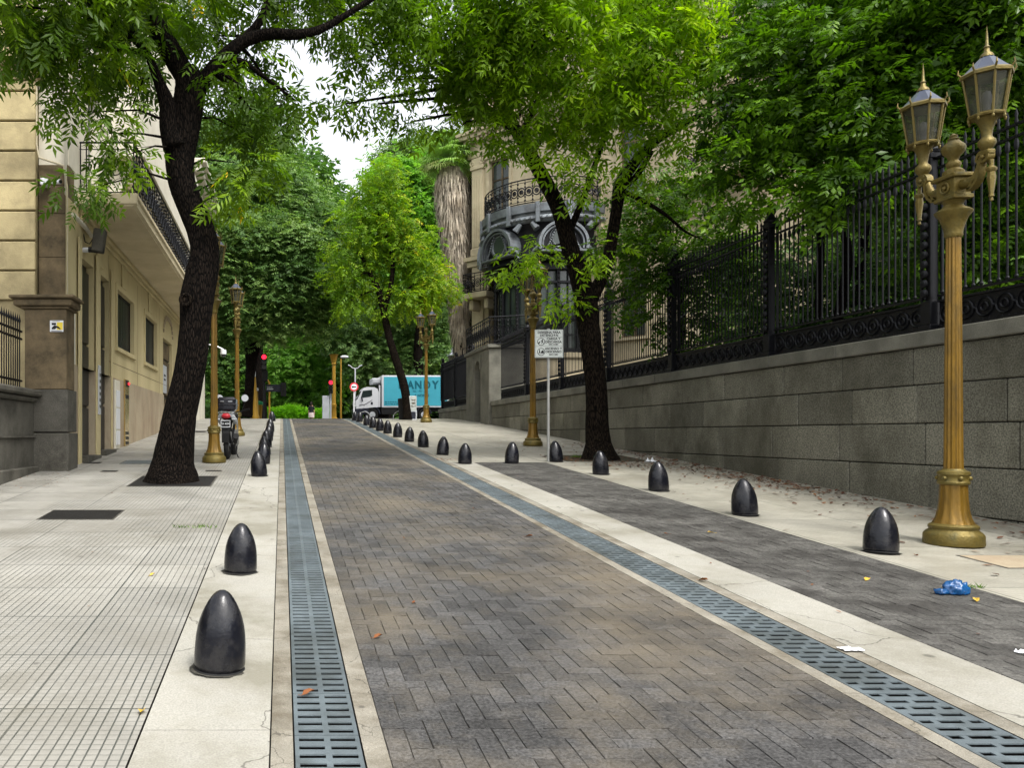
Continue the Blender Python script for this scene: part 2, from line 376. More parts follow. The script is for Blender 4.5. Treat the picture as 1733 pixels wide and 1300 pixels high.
M_['granite_cap'] = mat('granite_coping', (0.14, 0.135, 0.11), 0.75, var=0.2, vs=1.5, bump=0.3, bs=70, dirt=(0.05, 0.05, 0.04), da=0.6, ds=1.2, attr=0.1, fine=0.16, fs=80)
M_['mortar'] = mat('dark_mortar', (0.010, 0.009, 0.007), 0.9)
M_['fence'] = mat('fence_iron', (0.0032, 0.0034, 0.0048), 0.48, metal=0.0, var=0.4, vs=10, bump=0.1, bs=60, spec=0.2)
M_['cream'] = mat('cream_render', (0.47, 0.40, 0.225), 0.8, var=0.1, vs=0.8, bump=0.15, bs=40, dirt=(0.33, 0.27, 0.14), da=0.5, ds=0.9, attr=0.05, fine=0.06, stretch=(1, 1, 0.4))
M_['cream_r'] = mat('rusticated_stone', (0.40, 0.33, 0.18), 0.82, var=0.16, vs=1.2, bump=0.3, bs=40, dirt=(0.16, 0.13, 0.075), da=0.6, ds=1.0, attr=0.1, fine=0.07)
M_['stain'] = mat('weathered_render', (0.14, 0.105, 0.06), 0.85, var=0.25, vs=1.5, bump=0.25, bs=40, dirt=(0.03, 0.025, 0.016), da=0.8, ds=1.1, fine=0.08)
M_['stone_l'] = mat('grey_plinth_stone', (0.085, 0.08, 0.066), 0.8, var=0.22, vs=1.8, bump=0.3, bs=60, dirt=(0.025, 0.023, 0.018), da=0.7, ds=1.3, fine=0.25, fs=80)
M_['dado'] = mat('dado_stone', (0.33, 0.275, 0.19), 0.8, var=0.14, vs=1.4, bump=0.15, bs=40, dirt=(0.21, 0.145, 0.095), da=0.7, ds=1.2, fine=0.07, stretch=(1, 1, 0.45))
M_['soffit'] = mat('balcony_render', (0.52, 0.45, 0.30), 0.8, var=0.1, vs=1, dirt=(0.33, 0.27, 0.16), da=0.5, ds=0.8, fine=.05)
M_['white_r'] = mat('pale_render', (0.56, 0.53, 0.44), 0.8, var=0.08, vs=1, dirt=(0.38, 0.34, 0.25), da=0.4, ds=0.9)
M_['dark'] = mat('dark_opening', (0.006, 0.006, 0.006), 0.4, var=0.3)
M_['shutter'] = mat('dark_shutter', (0.006, 0.006, 0.007), 0.4, var=0.3)
M_['mansion'] = mat('mansion_stone', (0.42, 0.36, 0.24), 0.8, var=0.14, vs=0.8, bump=0.25, bs=20, dirt=(0.22, 0.18, 0.11), da=0.6, ds=0.6, attr=0.06, fine=0.06)
M_['zinc'] = mat('zinc_metal', (0.13, 0.145, 0.155), 0.45, metal=0.4, var=0.25, vs=2, bump=0.5, bs=14, dirt=(0.06, 0.06, 0.06), da=0.7, ds=2.2)
M_['glass'] = mat('window_glass', (0.03, 0.04, 0.035), 0.15, var=0.3, vs=0.7, spec=0.45)
M_['truckglass'] = mat('cab_glass', (0.02, 0.03, 0.03), 0.08, spec=0.7)
M_['white'] = mat('white_paint', (0.60, 0.61, 0.63), 0.35, var=0.05, vs=2)
M_['greyw'] = mat('cool_grey_paint', (0.45, 0.47, 0.49), 0.45, var=0.1, vs=3, dirt=(0.25,0.25,0.25), da=0.3)
M_['blue'] = mat('turquoise_panel', (0.055, 0.36, 0.46), 0.4, var=0.07, vs=1.5)
M_['teal'] = mat('dark_teal_lettering', (0.012, 0.12, 0.16), 0.5, var=0.05)
M_['navy'] = mat('bumper_plastic', (0.022, 0.024, 0.035), 0.5, var=0.2)
M_['rubber'] = mat('tyre_rubber', (0.014, 0.014, 0.014), 0.8, var=0.2)
M_['chrome'] = mat('bright_metal', (0.55, 0.56, 0.58), 0.2, metal=0.9, var=0.1)
M_['red'] = mat('red_paint', (0.50, 0.02, 0.03), 0.4, var=0.1)
M_['redlamp'] = mat('lit_red_signal', (0.6, 0.02, 0.03), 0.4, emis=(1.0, 0.01, 0.03), es=2.2)
M_['redled'] = mat('small_red_led', (0.6, 0.02, 0.03), 0.4, emis=(1.0, 0.02, 0.03), es=1.2)
M_['blackp'] = mat('black_gloss_plastic', (0.013, 0.013, 0.018), 0.25, var=0.2, coat=0.3)
M_['blackm'] = mat('matt_black', (0.014, 0.014, 0.014), 0.6, var=0.2)
M_['signgrey'] = mat('sign_plate_paint', (0.36, 0.385, 0.365), 0.5, var=0.08, vs=12, dirt=(0.40, 0.42, 0.40), da=0.4, ds=8)
M_['pole'] = mat('galvanised_pole', (0.27, 0.27, 0.255), 0.5, metal=0.3, var=0.15, vs=6)
M_['yellow'] = mat('yellow_sign', (0.66, 0.50, 0.06), 0.5, var=0.05)
M_['ochre'] = mat('ochre_paint', (0.30, 0.17, 0.018), 0.5, var=0.15, vs=4, dirt=(0.22, 0.14, 0.03), da=0.5, ds=4)
M_['bluebag'] = mat('blue_plastic_bag', (0.002, 0.055, 0.17), 0.25, var=0.25, vs=12, bump=0.6, bs=22, coat=0.2)
M_['paper'] = mat('white_paper', (0.75, 0.76, 0.78), 0.7, var=0.05)
M_['wire'] = mat('grey_conduit', (0.42, 0.37, 0.26), 0.6, var=0.1)
M_['brass'] = mat('polished_brass', (0.55, 0.42, 0.18), 0.25, metal=0.8, var=0.3, vs=4)
M_['cast'] = mat('cast_iron_cover', (0.014, 0.0135, 0.013), 0.6, metal=0.3, var=0.3, vs=6, bump=0.5, bs=50)
M_['skin'] = mat('skin', (0.48, 0.28, 0.19), 0.55, var=0.05)
M_['hair'] = mat('dark_hair', (0.02, 0.013, 0.01), 0.5)
M_['shirt'] = mat('black_cloth', (0.015, 0.015, 0.018), 0.8)
M_['skirt'] = mat('pale_cloth', (0.50, 0.42, 0.40), 0.8)
M_['green'] = mat('green_plastic', (0.02, 0.25, 0.10), 0.5)
M_['fallen'] = leaf_mat('fallen_leaf', [(0, (0.045, 0.014, 0.006)), (0.5, (0.13, 0.038, 0.012)), (0.85, (0.22, 0.09, 0.022)), (1, (0.50, 0.33, 0.04))], 0.05, 0.7)

def bark_mat(name, c0, c1, sc=1.0, bmp=1.0):
    m = bpy.data.materials.new(name); m.use_nodes = True; t = m.node_tree; L = t.links.new; p = t.nodes['Principled BSDF']
    co = _n(t, 'ShaderNodeTexCoord'); mp = _n(t, 'ShaderNodeMapping'); mp.inputs['Scale'].default_value = (13*sc, 13*sc, 2.6*sc); L(co.outputs['Object'], mp.inputs['Vector'])
    n1 = _n(t, 'ShaderNodeTexNoise'); n1.inputs['Scale'].default_value = 2.4; n1.inputs['Detail'].default_value = 8; n1.inputs['Roughness'].default_value = 0.7; n1.inputs['Distortion'].default_value = 1.6
    L(mp.outputs['Vector'], n1.inputs['Vector'])
    v = _n(t, 'ShaderNodeTexVoronoi'); v.inputs['Scale'].default_value = 2.6; v.inputs['Randomness'].default_value = 1.0; v.feature = 'DISTANCE_TO_EDGE'; L(mp.outputs['Vector'], v.inputs['Vector'])
    mu = _n(t, 'ShaderNodeMath', operation='MULTIPLY'); r = _n(t, 'ShaderNodeMapRange'); r.inputs['From Max'].default_value = 0.25; L(v.outputs['Distance'], r.inputs['Value'])
    L(r.outputs['Result'], mu.inputs[0]); L(n1.outputs['Fac'], mu.inputs[1])
    cr = _n(t, 'ShaderNodeValToRGB'); e = cr.color_ramp.elements; e[0].color = (*c0, 1); e[0].position = 0.1; e[1].color = (*c1, 1); e[1].position = 0.75
    L(mu.outputs[0], cr.inputs['Fac']); L(cr.outputs['Color'], p.inputs['Base Color']); p.inputs['Roughness'].default_value = 0.95; p.inputs['Specular IOR Level'].default_value = 0.06
    bu = _n(t, 'ShaderNodeBump'); bu.inputs['Strength'].default_value = bmp; bu.inputs['Distance'].default_value = 0.03; L(mu.outputs[0], bu.inputs['Height']); L(bu.outputs['Normal'], p.inputs['Normal'])
    return m
M_['bark'] = bark_mat('dark_bark', (0.0015, 0.0012, 0.001), (0.022, 0.016, 0.012))
M_['bark2'] = bark_mat('brown_bark', (0.002, 0.0015, 0.0012), (0.032, 0.023, 0.015))
M_['thatch'] = bark_mat('dead_frond_skirt', (0.14, 0.10, 0.065), (0.40, 0.33, 0.25), 1.5, 0.6)

G_NEAR = leaf_mat('ash_leaf', [(0, (0.017, 0.045, 0.004)), (0.45, (0.035, 0.088, 0.006)), (0.8, (0.085, 0.175, 0.010)), (0.965, (0.13, 0.25, 0.018)), (0.975, (0.42, 0.33, 0.02)), (1, (0.5, 0.36, 0.02))], 0.45, gain=(1.55, 1.25, .5))
G_RIGHT = leaf_mat('bright_ash_leaf', [(0, (0.022, 0.055, 0.004)), (0.4, (0.055, 0.13, 0.007)), (0.8, (0.115, 0.235, 0.012)), (0.985, (0.17, 0.29, 0.018)), (0.99, (0.48, 0.36, 0.02)), (1, (0.5, 0.36, 0.02))], 0.5, gain=(1.6, 1.3, .4))
G_GARD = leaf_mat('garden_leaf', [(0, (0.014, 0.04, 0.004)), (0.5, (0.032, 0.085, 0.007)), (0.9, (0.08, 0.18, 0.014)), (1, (0.115, 0.23, 0.02))], 0.4, 0.35, gain=(1.5, 1.3, .6))
G_DARK = leaf_mat('dark_leaf', [(0, (0.018, 0.044, 0.012)), (0.5, (0.042, 0.088, 0.022)), (1, (0.10, 0.16, 0.048))], 0.35, 0.5, gain=(2.2, 1.95, 2.0))
G_YEL = leaf_mat('autumn_leaf', [(0, (0.07, 0.15, 0.008)), (0.5, (0.13, 0.23, 0.012)), (0.9, (0.26, 0.34, 0.015)), (0.97, (0.36, 0.36, 0.015)), (1, (0.5, 0.34, 0.02))], 0.5)
G_LIGHT = leaf_mat('light_leaf', [(0, (0.045, 0.12, 0.018)), (0.5, (0.08, 0.20, 0.03)), (1, (0.14, 0.28, 0.05))], 0.45, gain=(1.5, 1.35, 1.2))
G_FAR = leaf_mat('far_leaf', [(0, (0.014, 0.038, 0.009)), (0.6, (0.034, 0.085, 0.018)), (1, (0.085, 0.165, 0.03))], 0.3, 0.6, gain=(1.8, 1.6, 1.3))
G_HEDGE = leaf_mat('hedge_leaf', [(0, (0.12, 0.30, 0.012)), (1, (0.26, 0.55, 0.02))], 0.4)

# ------------------------------------------------------------------ foliage
def spray(nl=9, L=0.30, ll=0.11, lw=0.036, droop=0.35):
    vs = []
    def leaflet(base, d, side):
        d = d.normalized(); w = Vector((0, 0, 1)).cross(d).normalized() if abs(d.z) < .95 else Vector((1, 0, 0))
        up = d.cross(w)
        mid = base + d * ll * 0.45
        vs.extend([base, mid + w * lw/2 - up * lw*0.18*side, base + d * ll + Vector((0, 0, -ll*0.12)), mid - w * lw/2 - up * lw*0.18*side])
    npair = (nl - 1) // 2
    for i in range(npair):
        t = 0.25 + 0.65 * i / max(1, npair - 1)
        b = Vector((L * t, 0, -droop * L * t * t))
        for s_ in (-1, 1):
            leaflet(b, Vector((0.55, s_ * 0.85, -0.35)), 1)
    leaflet(Vector((L*0.92, 0, -droop * L * 0.9)), Vector((1, 0, -0.5)), 1)
    return np.array([tuple(v) for v in vs])
SP_NEAR = spray(9, 0.34, 0.15, 0.047)
SP_RIGHT = spray(7, 0.32, 0.155, 0.05)
SP_MID = spray(7, 0.30, 0.15, 0.06)
SP_FAR = spray(5, 0.42, 0.30, 0.15)
SP_BROAD = spray(7, 0.26, 0.12, 0.055, 0.2)

def cloud(pos, outward, tmpl, mat_, name, parent, off=(0,0,0), scale=(0.75, 1.2), droop=0.35, rnd=None, seed=1, kind=None, flat=0.0):
    R = np.random.RandomState(seed); N = len(pos); k = len(tmpl); nl = k // 4
    d = outward * 0.6 + R.normal(0, 0.75, (N, 3)); d[:, 2] = d[:, 2] * (0.55 - 0.45*flat) - droop
    d /= np.linalg.norm(d, axis=1, keepdims=True) + 1e-9
    up = np.tile(np.array([0, 0, 1.0]), (N, 1)) + R.normal(0, 0.35, (N, 3))
    w = np.cross(up, d); w /= np.linalg.norm(w, axis=1, keepdims=True) + 1e-9
    u = np.cross(d, w)
    sc = R.uniform(scale[0], scale[1], (N, 1))
    T = tmpl[None, :, :] + R.normal(0, 0.012, (N, k, 3)) * (np.abs(tmpl).max() * 0.9)
    V = pos[:, None, :] + sc[:, None] * (T[:, :, 0:1] * d[:, None, :] + T[:, :, 1:2] * w[:, None, :] + T[:, :, 2:3] * u[:, None, :])
    V = V.reshape(-1, 3) - np.array(off)
    nf = N * nl
    b = np.arange(nf) * 4
    idx = np.stack([b, b+1, b+2, b, b+2, b+3], axis=1).reshape(-1)
    me = bpy.data.meshes.new(name)
    me.vertices.add(len(V)); me.vertices.foreach_set('co', V.astype(np.float32).ravel())
    me.loops.add(len(idx)); me.loops.foreach_set('vertex_index', idx.astype(np.int32))
    me.polygons.add(nf * 2); me.polygons.foreach_set('loop_start', (np.arange(nf*2) * 3).astype(np.int32))
    me.update(calc_edges=True); me.polygons.foreach_set('use_smooth', [False]*len(me.polygons))
    if rnd is None: rnd = R.uniform(0, 1, N)
    rr = np.repeat(rnd, nl) + R.normal(0, 0.04, nf); rr = np.where(np.repeat(rnd, nl) < .96, np.minimum(rr, .962), rr); rr = np.clip(np.repeat(rr, 2), 0, 1)
    a = me.attributes.new('rnd', 'FLOAT', 'FACE'); a.data.foreach_set('value', rr.astype(np.float32))
    me.materials.append(mat_)
    o = bpy.data.objects.new(name, me); COL.objects.link(o); o.parent = parent
    if kind: o['kind'] = kind
    return o

def clumps_of(blobs, dens, R, flat=1.0):
    cs = []; bi = []
    for i, bl in enumerate(blobs):
        c = np.array(bl[0]); r = bl[1]; rr = np.array([r, r*1.0, r*flat]) if not hasattr(r, '__len__') else np.array(r)
        n = max(4, int(dens * float(np.mean(rr))**2 * (bl[2] if len(bl) > 2 else 1)))
        v = R.normal(0, 1, (n, 3)); v /= np.linalg.norm(v, axis=1, keepdims=True)
        q = R.uniform(0.15, 1, (n, 1)) ** 0.5
        cs.append(c + v * q * rr); bi += [i]*n
    return np.concatenate(cs), np.array(bi)

def tree(name, label, base, trunks, blobs, leafm, barkm, tmpl=SP_NEAR, dens=55, per=13, sig=0.2, seed=1, group=None, droop=0.35,
         scale=(0.6, 1.3), roots=None, bump=0.03, twigs=True, flat=1.0, cat='tree', bias=None, nside=20, leafflat=0.0):
    R = np.random.RandomState(seed); rg = random.Random(seed)
    t = thing(name, label, cat, base, 0, group)
    mb = MB(); nodes = []
    for pts, rad in trunks:
        # refine path with Catmull-Rom
        P_ = [Vector(p) for p in pts]; out = []; ro = []
        for i in range(len(P_)-1):
            p0 = P_[max(i-1, 0)]; p1 = P_[i]; p2 = P_[i+1]; p3 = P_[min(i+2, len(P_)-1)]
            for s_ in range(4):
                u = s_/4; out.append(0.5*((2*p1) + (p2-p0)*u + (2*p0-5*p1+4*p2-p3)*u*u + (3*p1-p0-3*p2+p3)*u**3)); ro.append(rad[i]*(1-u)+rad[i+1]*u)
        out.append(P_[-1]); ro.append(rad[-1])
        i0 = len(mb.v); mb.tube(out, ro, nside, cap=True)
        # lumpy surface
        for k in range(len(out)):
            for q in range(nside):
                v = Vector(mb.v[i0 + k*nside + q]); c = out[k]; a = 2*pi*q/nside
                amp = bump * (1 + sin(a*3 + k*0.35 + seed) * 0.7 + sin(a*7 - k*0.22) * 0.45 + rg.uniform(-.4, .4))
                dv = v - c
                mb.v[i0 + k*nside + q] = tuple(c + dv * (1 + amp * min(1.0, 0.2/max(ro[k], .02))*ro[k]/0.2 if ro[k] < .2 else c*0 + 1 + amp)) if False else tuple(c + dv * (1 + amp))
        nodes += [(p, r) for p, r in zip(out, ro)]
    mb.build('trunk', barkm, t, smooth=2, off=base)
    cs, bi = clumps_of(blobs, dens, R, flat)
    # branches
    if twigs:
        br = MB()
        for i, bl in enumerate(blobs):
            c = Vector(bl[0]); cand = [n for n in nodes if n[1] < nodes[0][1]*0.8 and n[0].z < c.z + 0.6] or nodes
            s0 = min(cand, key=lambda n: (n[0]-c).length)
            p0 = s0[0]; r0 = min(s0[1]*0.6, 0.07) if s0[1] < .14 else .026
            L_ = (c-p0).length; m1 = p0.lerp(c, .4) + Vector((rg.uniform(-.1,.1), rg.uniform(-.1,.1), rg.uniform(.02,.16)))*L_
            path = [p0, p0.lerp(m1, .5), m1, m1.lerp(c, .6), c]
            br.tube(path, [r0, r0*.8, r0*.6, r0*.42, r0*.25], 6)
            cl = cs[bi == i]
            for q in cl[::2]:
                a = path[rg.choice([2, 3, 4])]; q = Vector(q); mid = a.lerp(q, .5) + Vector((rg.uniform(-1,1), rg.uniform(-1,1), rg.uniform(0,1)))*0.12*(q-a).length
                br.tube([a, mid, q], [max(.006, r0*.22), max(.005, r0*.14), .004], 3, cap=False)
        br.build('branch', barkm, t, smooth=2, off=base)
    N = len(cs) * per
    clr = R.uniform(0, 1, len(cs)); ids = np.repeat(np.arange(len(cs)), per)
    pos = cs[ids] + R.normal(0, sig, (N, 3)) * np.array([1, 1, 0.7 * flat])
    cen = np.array([bl[0] for bl in blobs])[bi[ids]]
    ow = pos - cen; ow /= np.linalg.norm(ow, axis=1, keepdims=True) + 1e-6
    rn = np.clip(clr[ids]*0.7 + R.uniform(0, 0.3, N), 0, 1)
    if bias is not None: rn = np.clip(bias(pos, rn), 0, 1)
    cloud(pos, ow, tmpl, leafm, 'crown', t, off=base, droop=droop, scale=scale, rnd=rn, seed=seed+5, flat=leafflat)
    return t

def PB(px, py, Y, r, w=1): return (tuple(P(px, py, Y)), r, w)

# ------------------------------------------------------------------ ground and paving (structure)
def strip(name, x0, x1, y0, y1, dz, m, nx=1, kind='structure'):
    mb = MB(); ys = YS(y0, y1); xs = [x0 + (x1-x0)*i/nx for i in range(nx+1)]
    vs = [(x, y, gz(y) + dz) for y in ys for x in xs]; w = nx+1
    fs = [(j*w+i, j*w+i+1, (j+1)*w+i+1, (j+1)*w+i) for j in range(len(ys)-1) for i in range(nx)]
    mb.add(vs, fs); return mb.build(name, m, kind=kind, smooth=2)
strip('ground', -300, 300, -60, 600, -0.06, M_['asphalt'], 8)
YE = 44.0
strip('sidewalk', -9.0, -0.655, -8, YE, 0.0, M_['tile'], 4)
def slabs(name, x0, x1, y0, y1, length, m, seed=1, gap=0.006, jitter=0.0):
    rg = random.Random(seed); mb = MB(); y = y0
    while y < y1:
        L_ = length * rg.uniform(0.92, 1.08) if jitter else length
        e = min(y + L_, y1); mb.cr = rg.random()
        n = max(1, int((e-y)/1.0)); ys = [y + gap + (e - y - gap) * i/n for i in range(n+1)]
        for a, b_ in zip(ys, ys[1:]):
            mb.add([(x0, a, gz(a)), (x1, a, gz(a)), (x1, b_, gz(b_)), (x0, b_, gz(b_))], [(0,1,2,3)])
        # small end / edge drops
        mb.add([(x0, ys[0], gz(ys[0])), (x1, ys[0], gz(ys[0])), (x1, ys[0], gz(ys[0])-.03), (x0, ys[0], gz(ys[0])-.03)], [(0,3,2,1)])
        y = e
    return mb.build(name, m, kind='structure')
strip('joint_bed', -0.66, 6.0, -8, YE, -0.022, M_['mortar'], 1)
slabs('kerb_paving', -0.645, -0.055, -8, YE, 2.35, M_['concrete'], 2)
slabs('kerb_edge', -0.048, 0.050, -8, YE, 4.7, M_['concrete2'], 3)
slabs('gutter_edge', 0.358, 0.462, -8, YE, 6.1, M_['concrete2'], 4)
slabs('gutter_edge', 2.912, 3.005, -8, YE, 6.1, M_['concrete2'], 5)
slabs('gutter_edge', 3.352, 3.465, -8, YE, 5.1, M_['concrete2'], 6)
slabs('kerb_paving', 3.472, 3.97, -8, 16.75, 2.9, M_['concrete'], 7)
slabs('kerb_paving', 3.472, 5.44, 16.76, YE, 2.9, M_['tile_r'], 8)
strip('sidewalk', 5.45, 8.7, -8, YE, 0.0, M_['tile_r'], 2)

def herring(name, x0, x1, y0, y1, w, m, seed=1):
    """90-degree herringbone of 2:1 pavers, each paver its own chamfered tile in one surface mesh"""
    R = np.random.RandomState(seed); rects = []
    nx = int((x1-x0)/w)+3; ny = int((y1-y0)/w)+3
    for j in range(-2, ny):
        for i in range(-2, nx):
            k = (i - j) % 4
            if k == 0: rects.append((x0+i*w, y0+j*w, x0+(i+2)*w, y0+(j+1)*w))
            elif k == 3: rects.append((x0+i*w, y0+j*w, x0+(i+1)*w, y0+(j+2)*w))
    r = np.array(rects); r[:, 0] = np.clip(r[:, 0], x0, x1); r[:, 2] = np.clip(r[:, 2], x0, x1); r[:, 1] = np.clip(r[:, 1], y0, y1); r[:, 3] = np.clip(r[:, 3], y0, y1)
    r = r[((r[:, 2]-r[:, 0]) > 0.02) & ((r[:, 3]-r[:, 1]) > 0.02)]
    N = len(r); g0 = 0.0014; g1 = 0.0036
    x_0, y_0, x_1, y_1 = r.T
    zj = R.normal(0, 0.0014, N)
    vec = np.vectorize(gz)
    def ringv(g, dz):
        xs = np.stack([x_0+g, x_1-g, x_1-g, x_0+g], 1); ys = np.stack([y_0+g, y_0+g, y_1-g, y_1-g], 1)
        xs = xs + R.normal(0, 0.0011, xs.shape); ys = ys + R.normal(0, 0.0011, ys.shape)
        return np.stack([xs, ys, vec(ys) + dz + zj[:, None]], 2)
    V = np.concatenate([ringv(g1, 0.0), ringv(g0, -0.007)], 1).reshape(-1, 3)
    b = np.arange(N)[:, None] * 8
    fs = np.concatenate([b + np.array([0,1,2,3])] + [b + np.array([k+4, (k+1)%4+4, (k+1)%4, k]) for k in range(4)], 1).reshape(-1, 4)
    me = bpy.data.meshes.new(name); me.vertices.add(len(V)); me.vertices.foreach_set('co', V.astype(np.float32).ravel())
    me.loops.add(fs.size); me.loops.foreach_set('vertex_index', fs.astype(np.int32).ravel())
    me.polygons.add(len(fs)); me.polygons.foreach_set('loop_start', (np.arange(len(fs))*4).astype(np.int32)); me.update(calc_edges=True); me.polygons.foreach_set('use_smooth', [False]*len(me.polygons))
    rr = np.repeat(R.uniform(0, 1, N), 5); a = me.attributes.new('rnd', 'FLOAT', 'FACE'); a.data.foreach_set('value', rr.astype(np.float32))
    me.materials.append(m); o = bpy.data.objects.new(name, me); COL.objects.link(o); o['kind'] = 'structure'; return o
strip('road_bed', 0.462, 2.912, -8, YE, -0.0065, M_['sand'])
herring('road', 0.464, 2.910, 0.5, YE, 0.1022, M_['paver'], 3)
strip('parking_bay_bed', 3.972, 5.448, -8, 16.75, -0.0065, M_['sand'])
herring('parking_bay', 3.974, 5.446, 0.5, 16.74, 0.1022, M_['paver2'], 4)
strip('cross_street', -60, 60, 44.2, 60, -0.02, M_['asphalt'], 6)
strip('park_ground', -80, 80, 60.1, 140, -0.01, M_['soil'], 6)

# drain channels: slotted gratings over a dark channel
def drain(label, x0, x1, stag, pitch, y0=1.2, y1=YE, name='drain_grating', cols=2):
    t = thing(name, label, 'drain grating', ((x0+x1)/2, y0, gz(y0)), 0, 'slotted drain gratings'); off = t.location
    ch = MB(); ys = YS(y0, y1)
    for a, b_ in zip(ys, ys[1:]):
        ch.add([(x0, a, gz(a)-.05), (x1, a, gz(a)-.05), (x1, b_, gz(b_)-.05), (x0, b_, gz(b_)-.05)], [(0,1,2,3)])
    ch.build('channel', M_['black'], t, off=off)
    g = MB(); mod = 0.5; W_ = x1-x0; e = 0.022; y = y0; k = 0
    def slab(a0, a1, b0, b1):   # x range, y range: flat-topped bar
        z0, z1 = gz(b0), gz(b1); dz = 0.007
        g.add([(a0,b0,z0-.001),(a1,b0,z0-.001),(a1,b1,z1-.001),(a0,b1,z1-.001),(a0,b0,z0-dz),(a1,b0,z0-dz),(a1,b1,z1-dz),(a0,b1,z1-dz)],
              [(0,1,2,3),(0,4,5,1),(1,5,6,2),(2,6,7,3),(3,7,4,0)])
    nmod = int((y1-y0)/mod)
    for m_i in range(nmod):
        ya = y0 + m_i*mod + .003; yb = ya + mod - .006; n = int(round(mod/pitch)); p = (yb-ya)/n
        g.cr = RNG.random()
        slab(x0+.003, x0+e, ya, yb); slab(x1-e, x1-.003, ya, yb)
        if not stag:
            slab((x0+x1)/2-.014, (x0+x1)/2+.014, ya, yb)
            for i in range(n+1):
                c = ya + i*p; hw = p*0.29
                slab(x0+e, (x0+x1)/2-.014, max(ya, c-hw), min(yb, c+hw)); slab((x0+x1)/2+.014, x1-e, max(ya, c-hw), min(yb, c+hw))
        else:
            # three columns of slots, alternate rows shifted like brickwork
            cw = (W_-2*e)/2.0
            for i in range(n):
                c0 = ya + i*p
                slab(x0+e, x1-e, c0, c0+p*0.56)
                sh = 0.25 if i % 2 else 0.0
                for q in range(-1, 3):
                    xc = x0+e + (q + sh*2)*cw
                    a_, b_ = max(x0+e, xc-.016), min(x1-e, xc+.016)
                    if b_-a_ > .004: slab(a_, b_, c0+p*0.56, c0+p)
    g.build('grate', M_['grate'], t, off=off)
    return t
drain('blue-grey slotted metal drain grating between the left kerb strip and the brick road', 0.055, 0.353, False, 0.0835)
drain('blue-grey drain grating with staggered slots between brick road and parking bay', 3.01, 3.347, True, 0.0835)

# covers, hatches and tree pits in the pavement
def cover(x0, x1, y0, y1, name, label, m, cat='manhole cover', rim=0.02, dz=0.006, group=None):
    c = ((x0+x1)/2, (y0+y1)/2); z = gz(c[1]); t = thing(name, label, cat, (c[0], c[1], z), 0, group)
    sl = (gz(y1)-gz(y0))/(y1-y0)
    def pl(mb, a0, a1, b0, b1, h):
        z0 = (b0-c[1])*sl; z1 = (b1-c[1])*sl; a0 -= c[0]; a1 -= c[0]; b0 -= c[1]; b1 -= c[1]
        mb.add([(a0,b0,z0+h),(a1,b0,z0+h),(a1,b1,z1+h),(a0,b1,z1+h),(a0,b0,z0-.01),(a1,b0,z0-.01),(a1,b1,z1-.01),(a0,b1,z1-.01)],[(0,1,2,3),(0,4,5,1),(1,5,6,2),(2,6,7,3),(3,7,4,0)])
    mb = MB(); pl(mb, x0+rim, x1-rim, y0+rim, y1-rim, dz); mb.build('plate', m, t)
    fr = MB(); pl(fr, x0, x1, y0, y0+rim, dz-.002); pl(fr, x0, x1, y1-rim, y1, dz-.002); pl(fr, x0, x0+rim, y0+rim, y1-rim, dz-.002); pl(fr, x1-rim, x1, y0+rim, y1-rim, dz-.002)
    fr.build('rim', M_['stone_l'], t)
    return t
def gxy(px, py):
    Y = F*EYE/(py-652.0); return ((px-CX)*Y/F, Y)
cover(-2.92, -2.0, 9.62, 10.35, 'manhole_cover', 'large black rectangular cover lying in the left pavement before the tree', M_['cast'])
cover(-4.05, -3.72, 16.5, 16.8, 'inspection_cover', 'small dark square lid in the pavement by the building door', M_['cast'], group='small pavement lids')
cover(-3.35, -3.05, 14.9, 15.15, 'inspection_cover', 'small dark square lid nearer the tree than the doorway lid', M_['cast'], group='small pavement lids')
cover(-3.3, -2.3, 16.4, 17.2, 'metal_hatch', 'worn ribbed metal hatch in the pavement behind the left tree', M_['grate'], 'hatch')
cover(-1.42, -1.12, 15.0, 15.2, 'inspection_cover', 'small dark lid between the left lamp base and the kerb bollards', M_['cast'], group='small pavement lids')
cover(-3.3, -2.6, 27.5, 28.3, 'inspection_cover', 'dark lid far up the left pavement beside the wall', M_['cast'], group='small pavement lids')
cover(6.32, 7.5, 7.05, 7.6, 'inspection_cover', 'brown stone hatch in the right pavement beside the big lamp', M_['dado'], group='small pavement lids')
# tree pits
cover(-2.45, -1.12, 12.75, 14.2, 'tree_grate', 'dark square iron plate around the foot of the left tree', M_['cast'], 'tree grate', dz=0.01)
cover(5.95, 7.7, 16.9, 18.4, 'tree_pit', 'bare earth square around the foot of the right tree', M_['soil'], 'tree pit', dz=0.01)

# ------------------------------------------------------------------ bollards
def make_bollard():
    mb = MB(); r = 0.142; H = 0.43
    prof = [(r*.93, -0.012), (r*.94, 0.012), (r*.985, 0.02), (r, 0.035)]
    for z, q in [(.08,1.0),(.14,.985),(.19,.955),(.235,.905),(.275,.83),(.31,.74),(.34,.64),(.365,.545),(.387,.445),(.405,.345),(.418,.24),(.426,.13)]:
        prof.append((r*q, z))
    prof.append((0.0001, H)); mb.lathe(prof, 32)
    ft = MB(); ft.lathe([(r*1.0, -.012), (r*1.01, .004), (r*.95, .010)], 28)
    return mb, ft
bm_, ft_ = make_bollard()
def place_bollard(o, x, y, label, group, i):
    o.location = (x, y, gz(y) + 0.001); o.rotation_euler = (-0.05 + RNG.uniform(-.04,.04), RNG.uniform(-.045,.045), RNG.uniform(0, 6))
    s_ = RNG.uniform(.97, 1.03); o.scale = (s_, s_, s_*RNG.uniform(.98, 1.03)); o['label'] = label; o['group'] = group
M_['stainring'] = mat('bollard_contact_stain', (0.05, 0.047, 0.038), 0.9, var=0.5, vs=14, fine=.4)
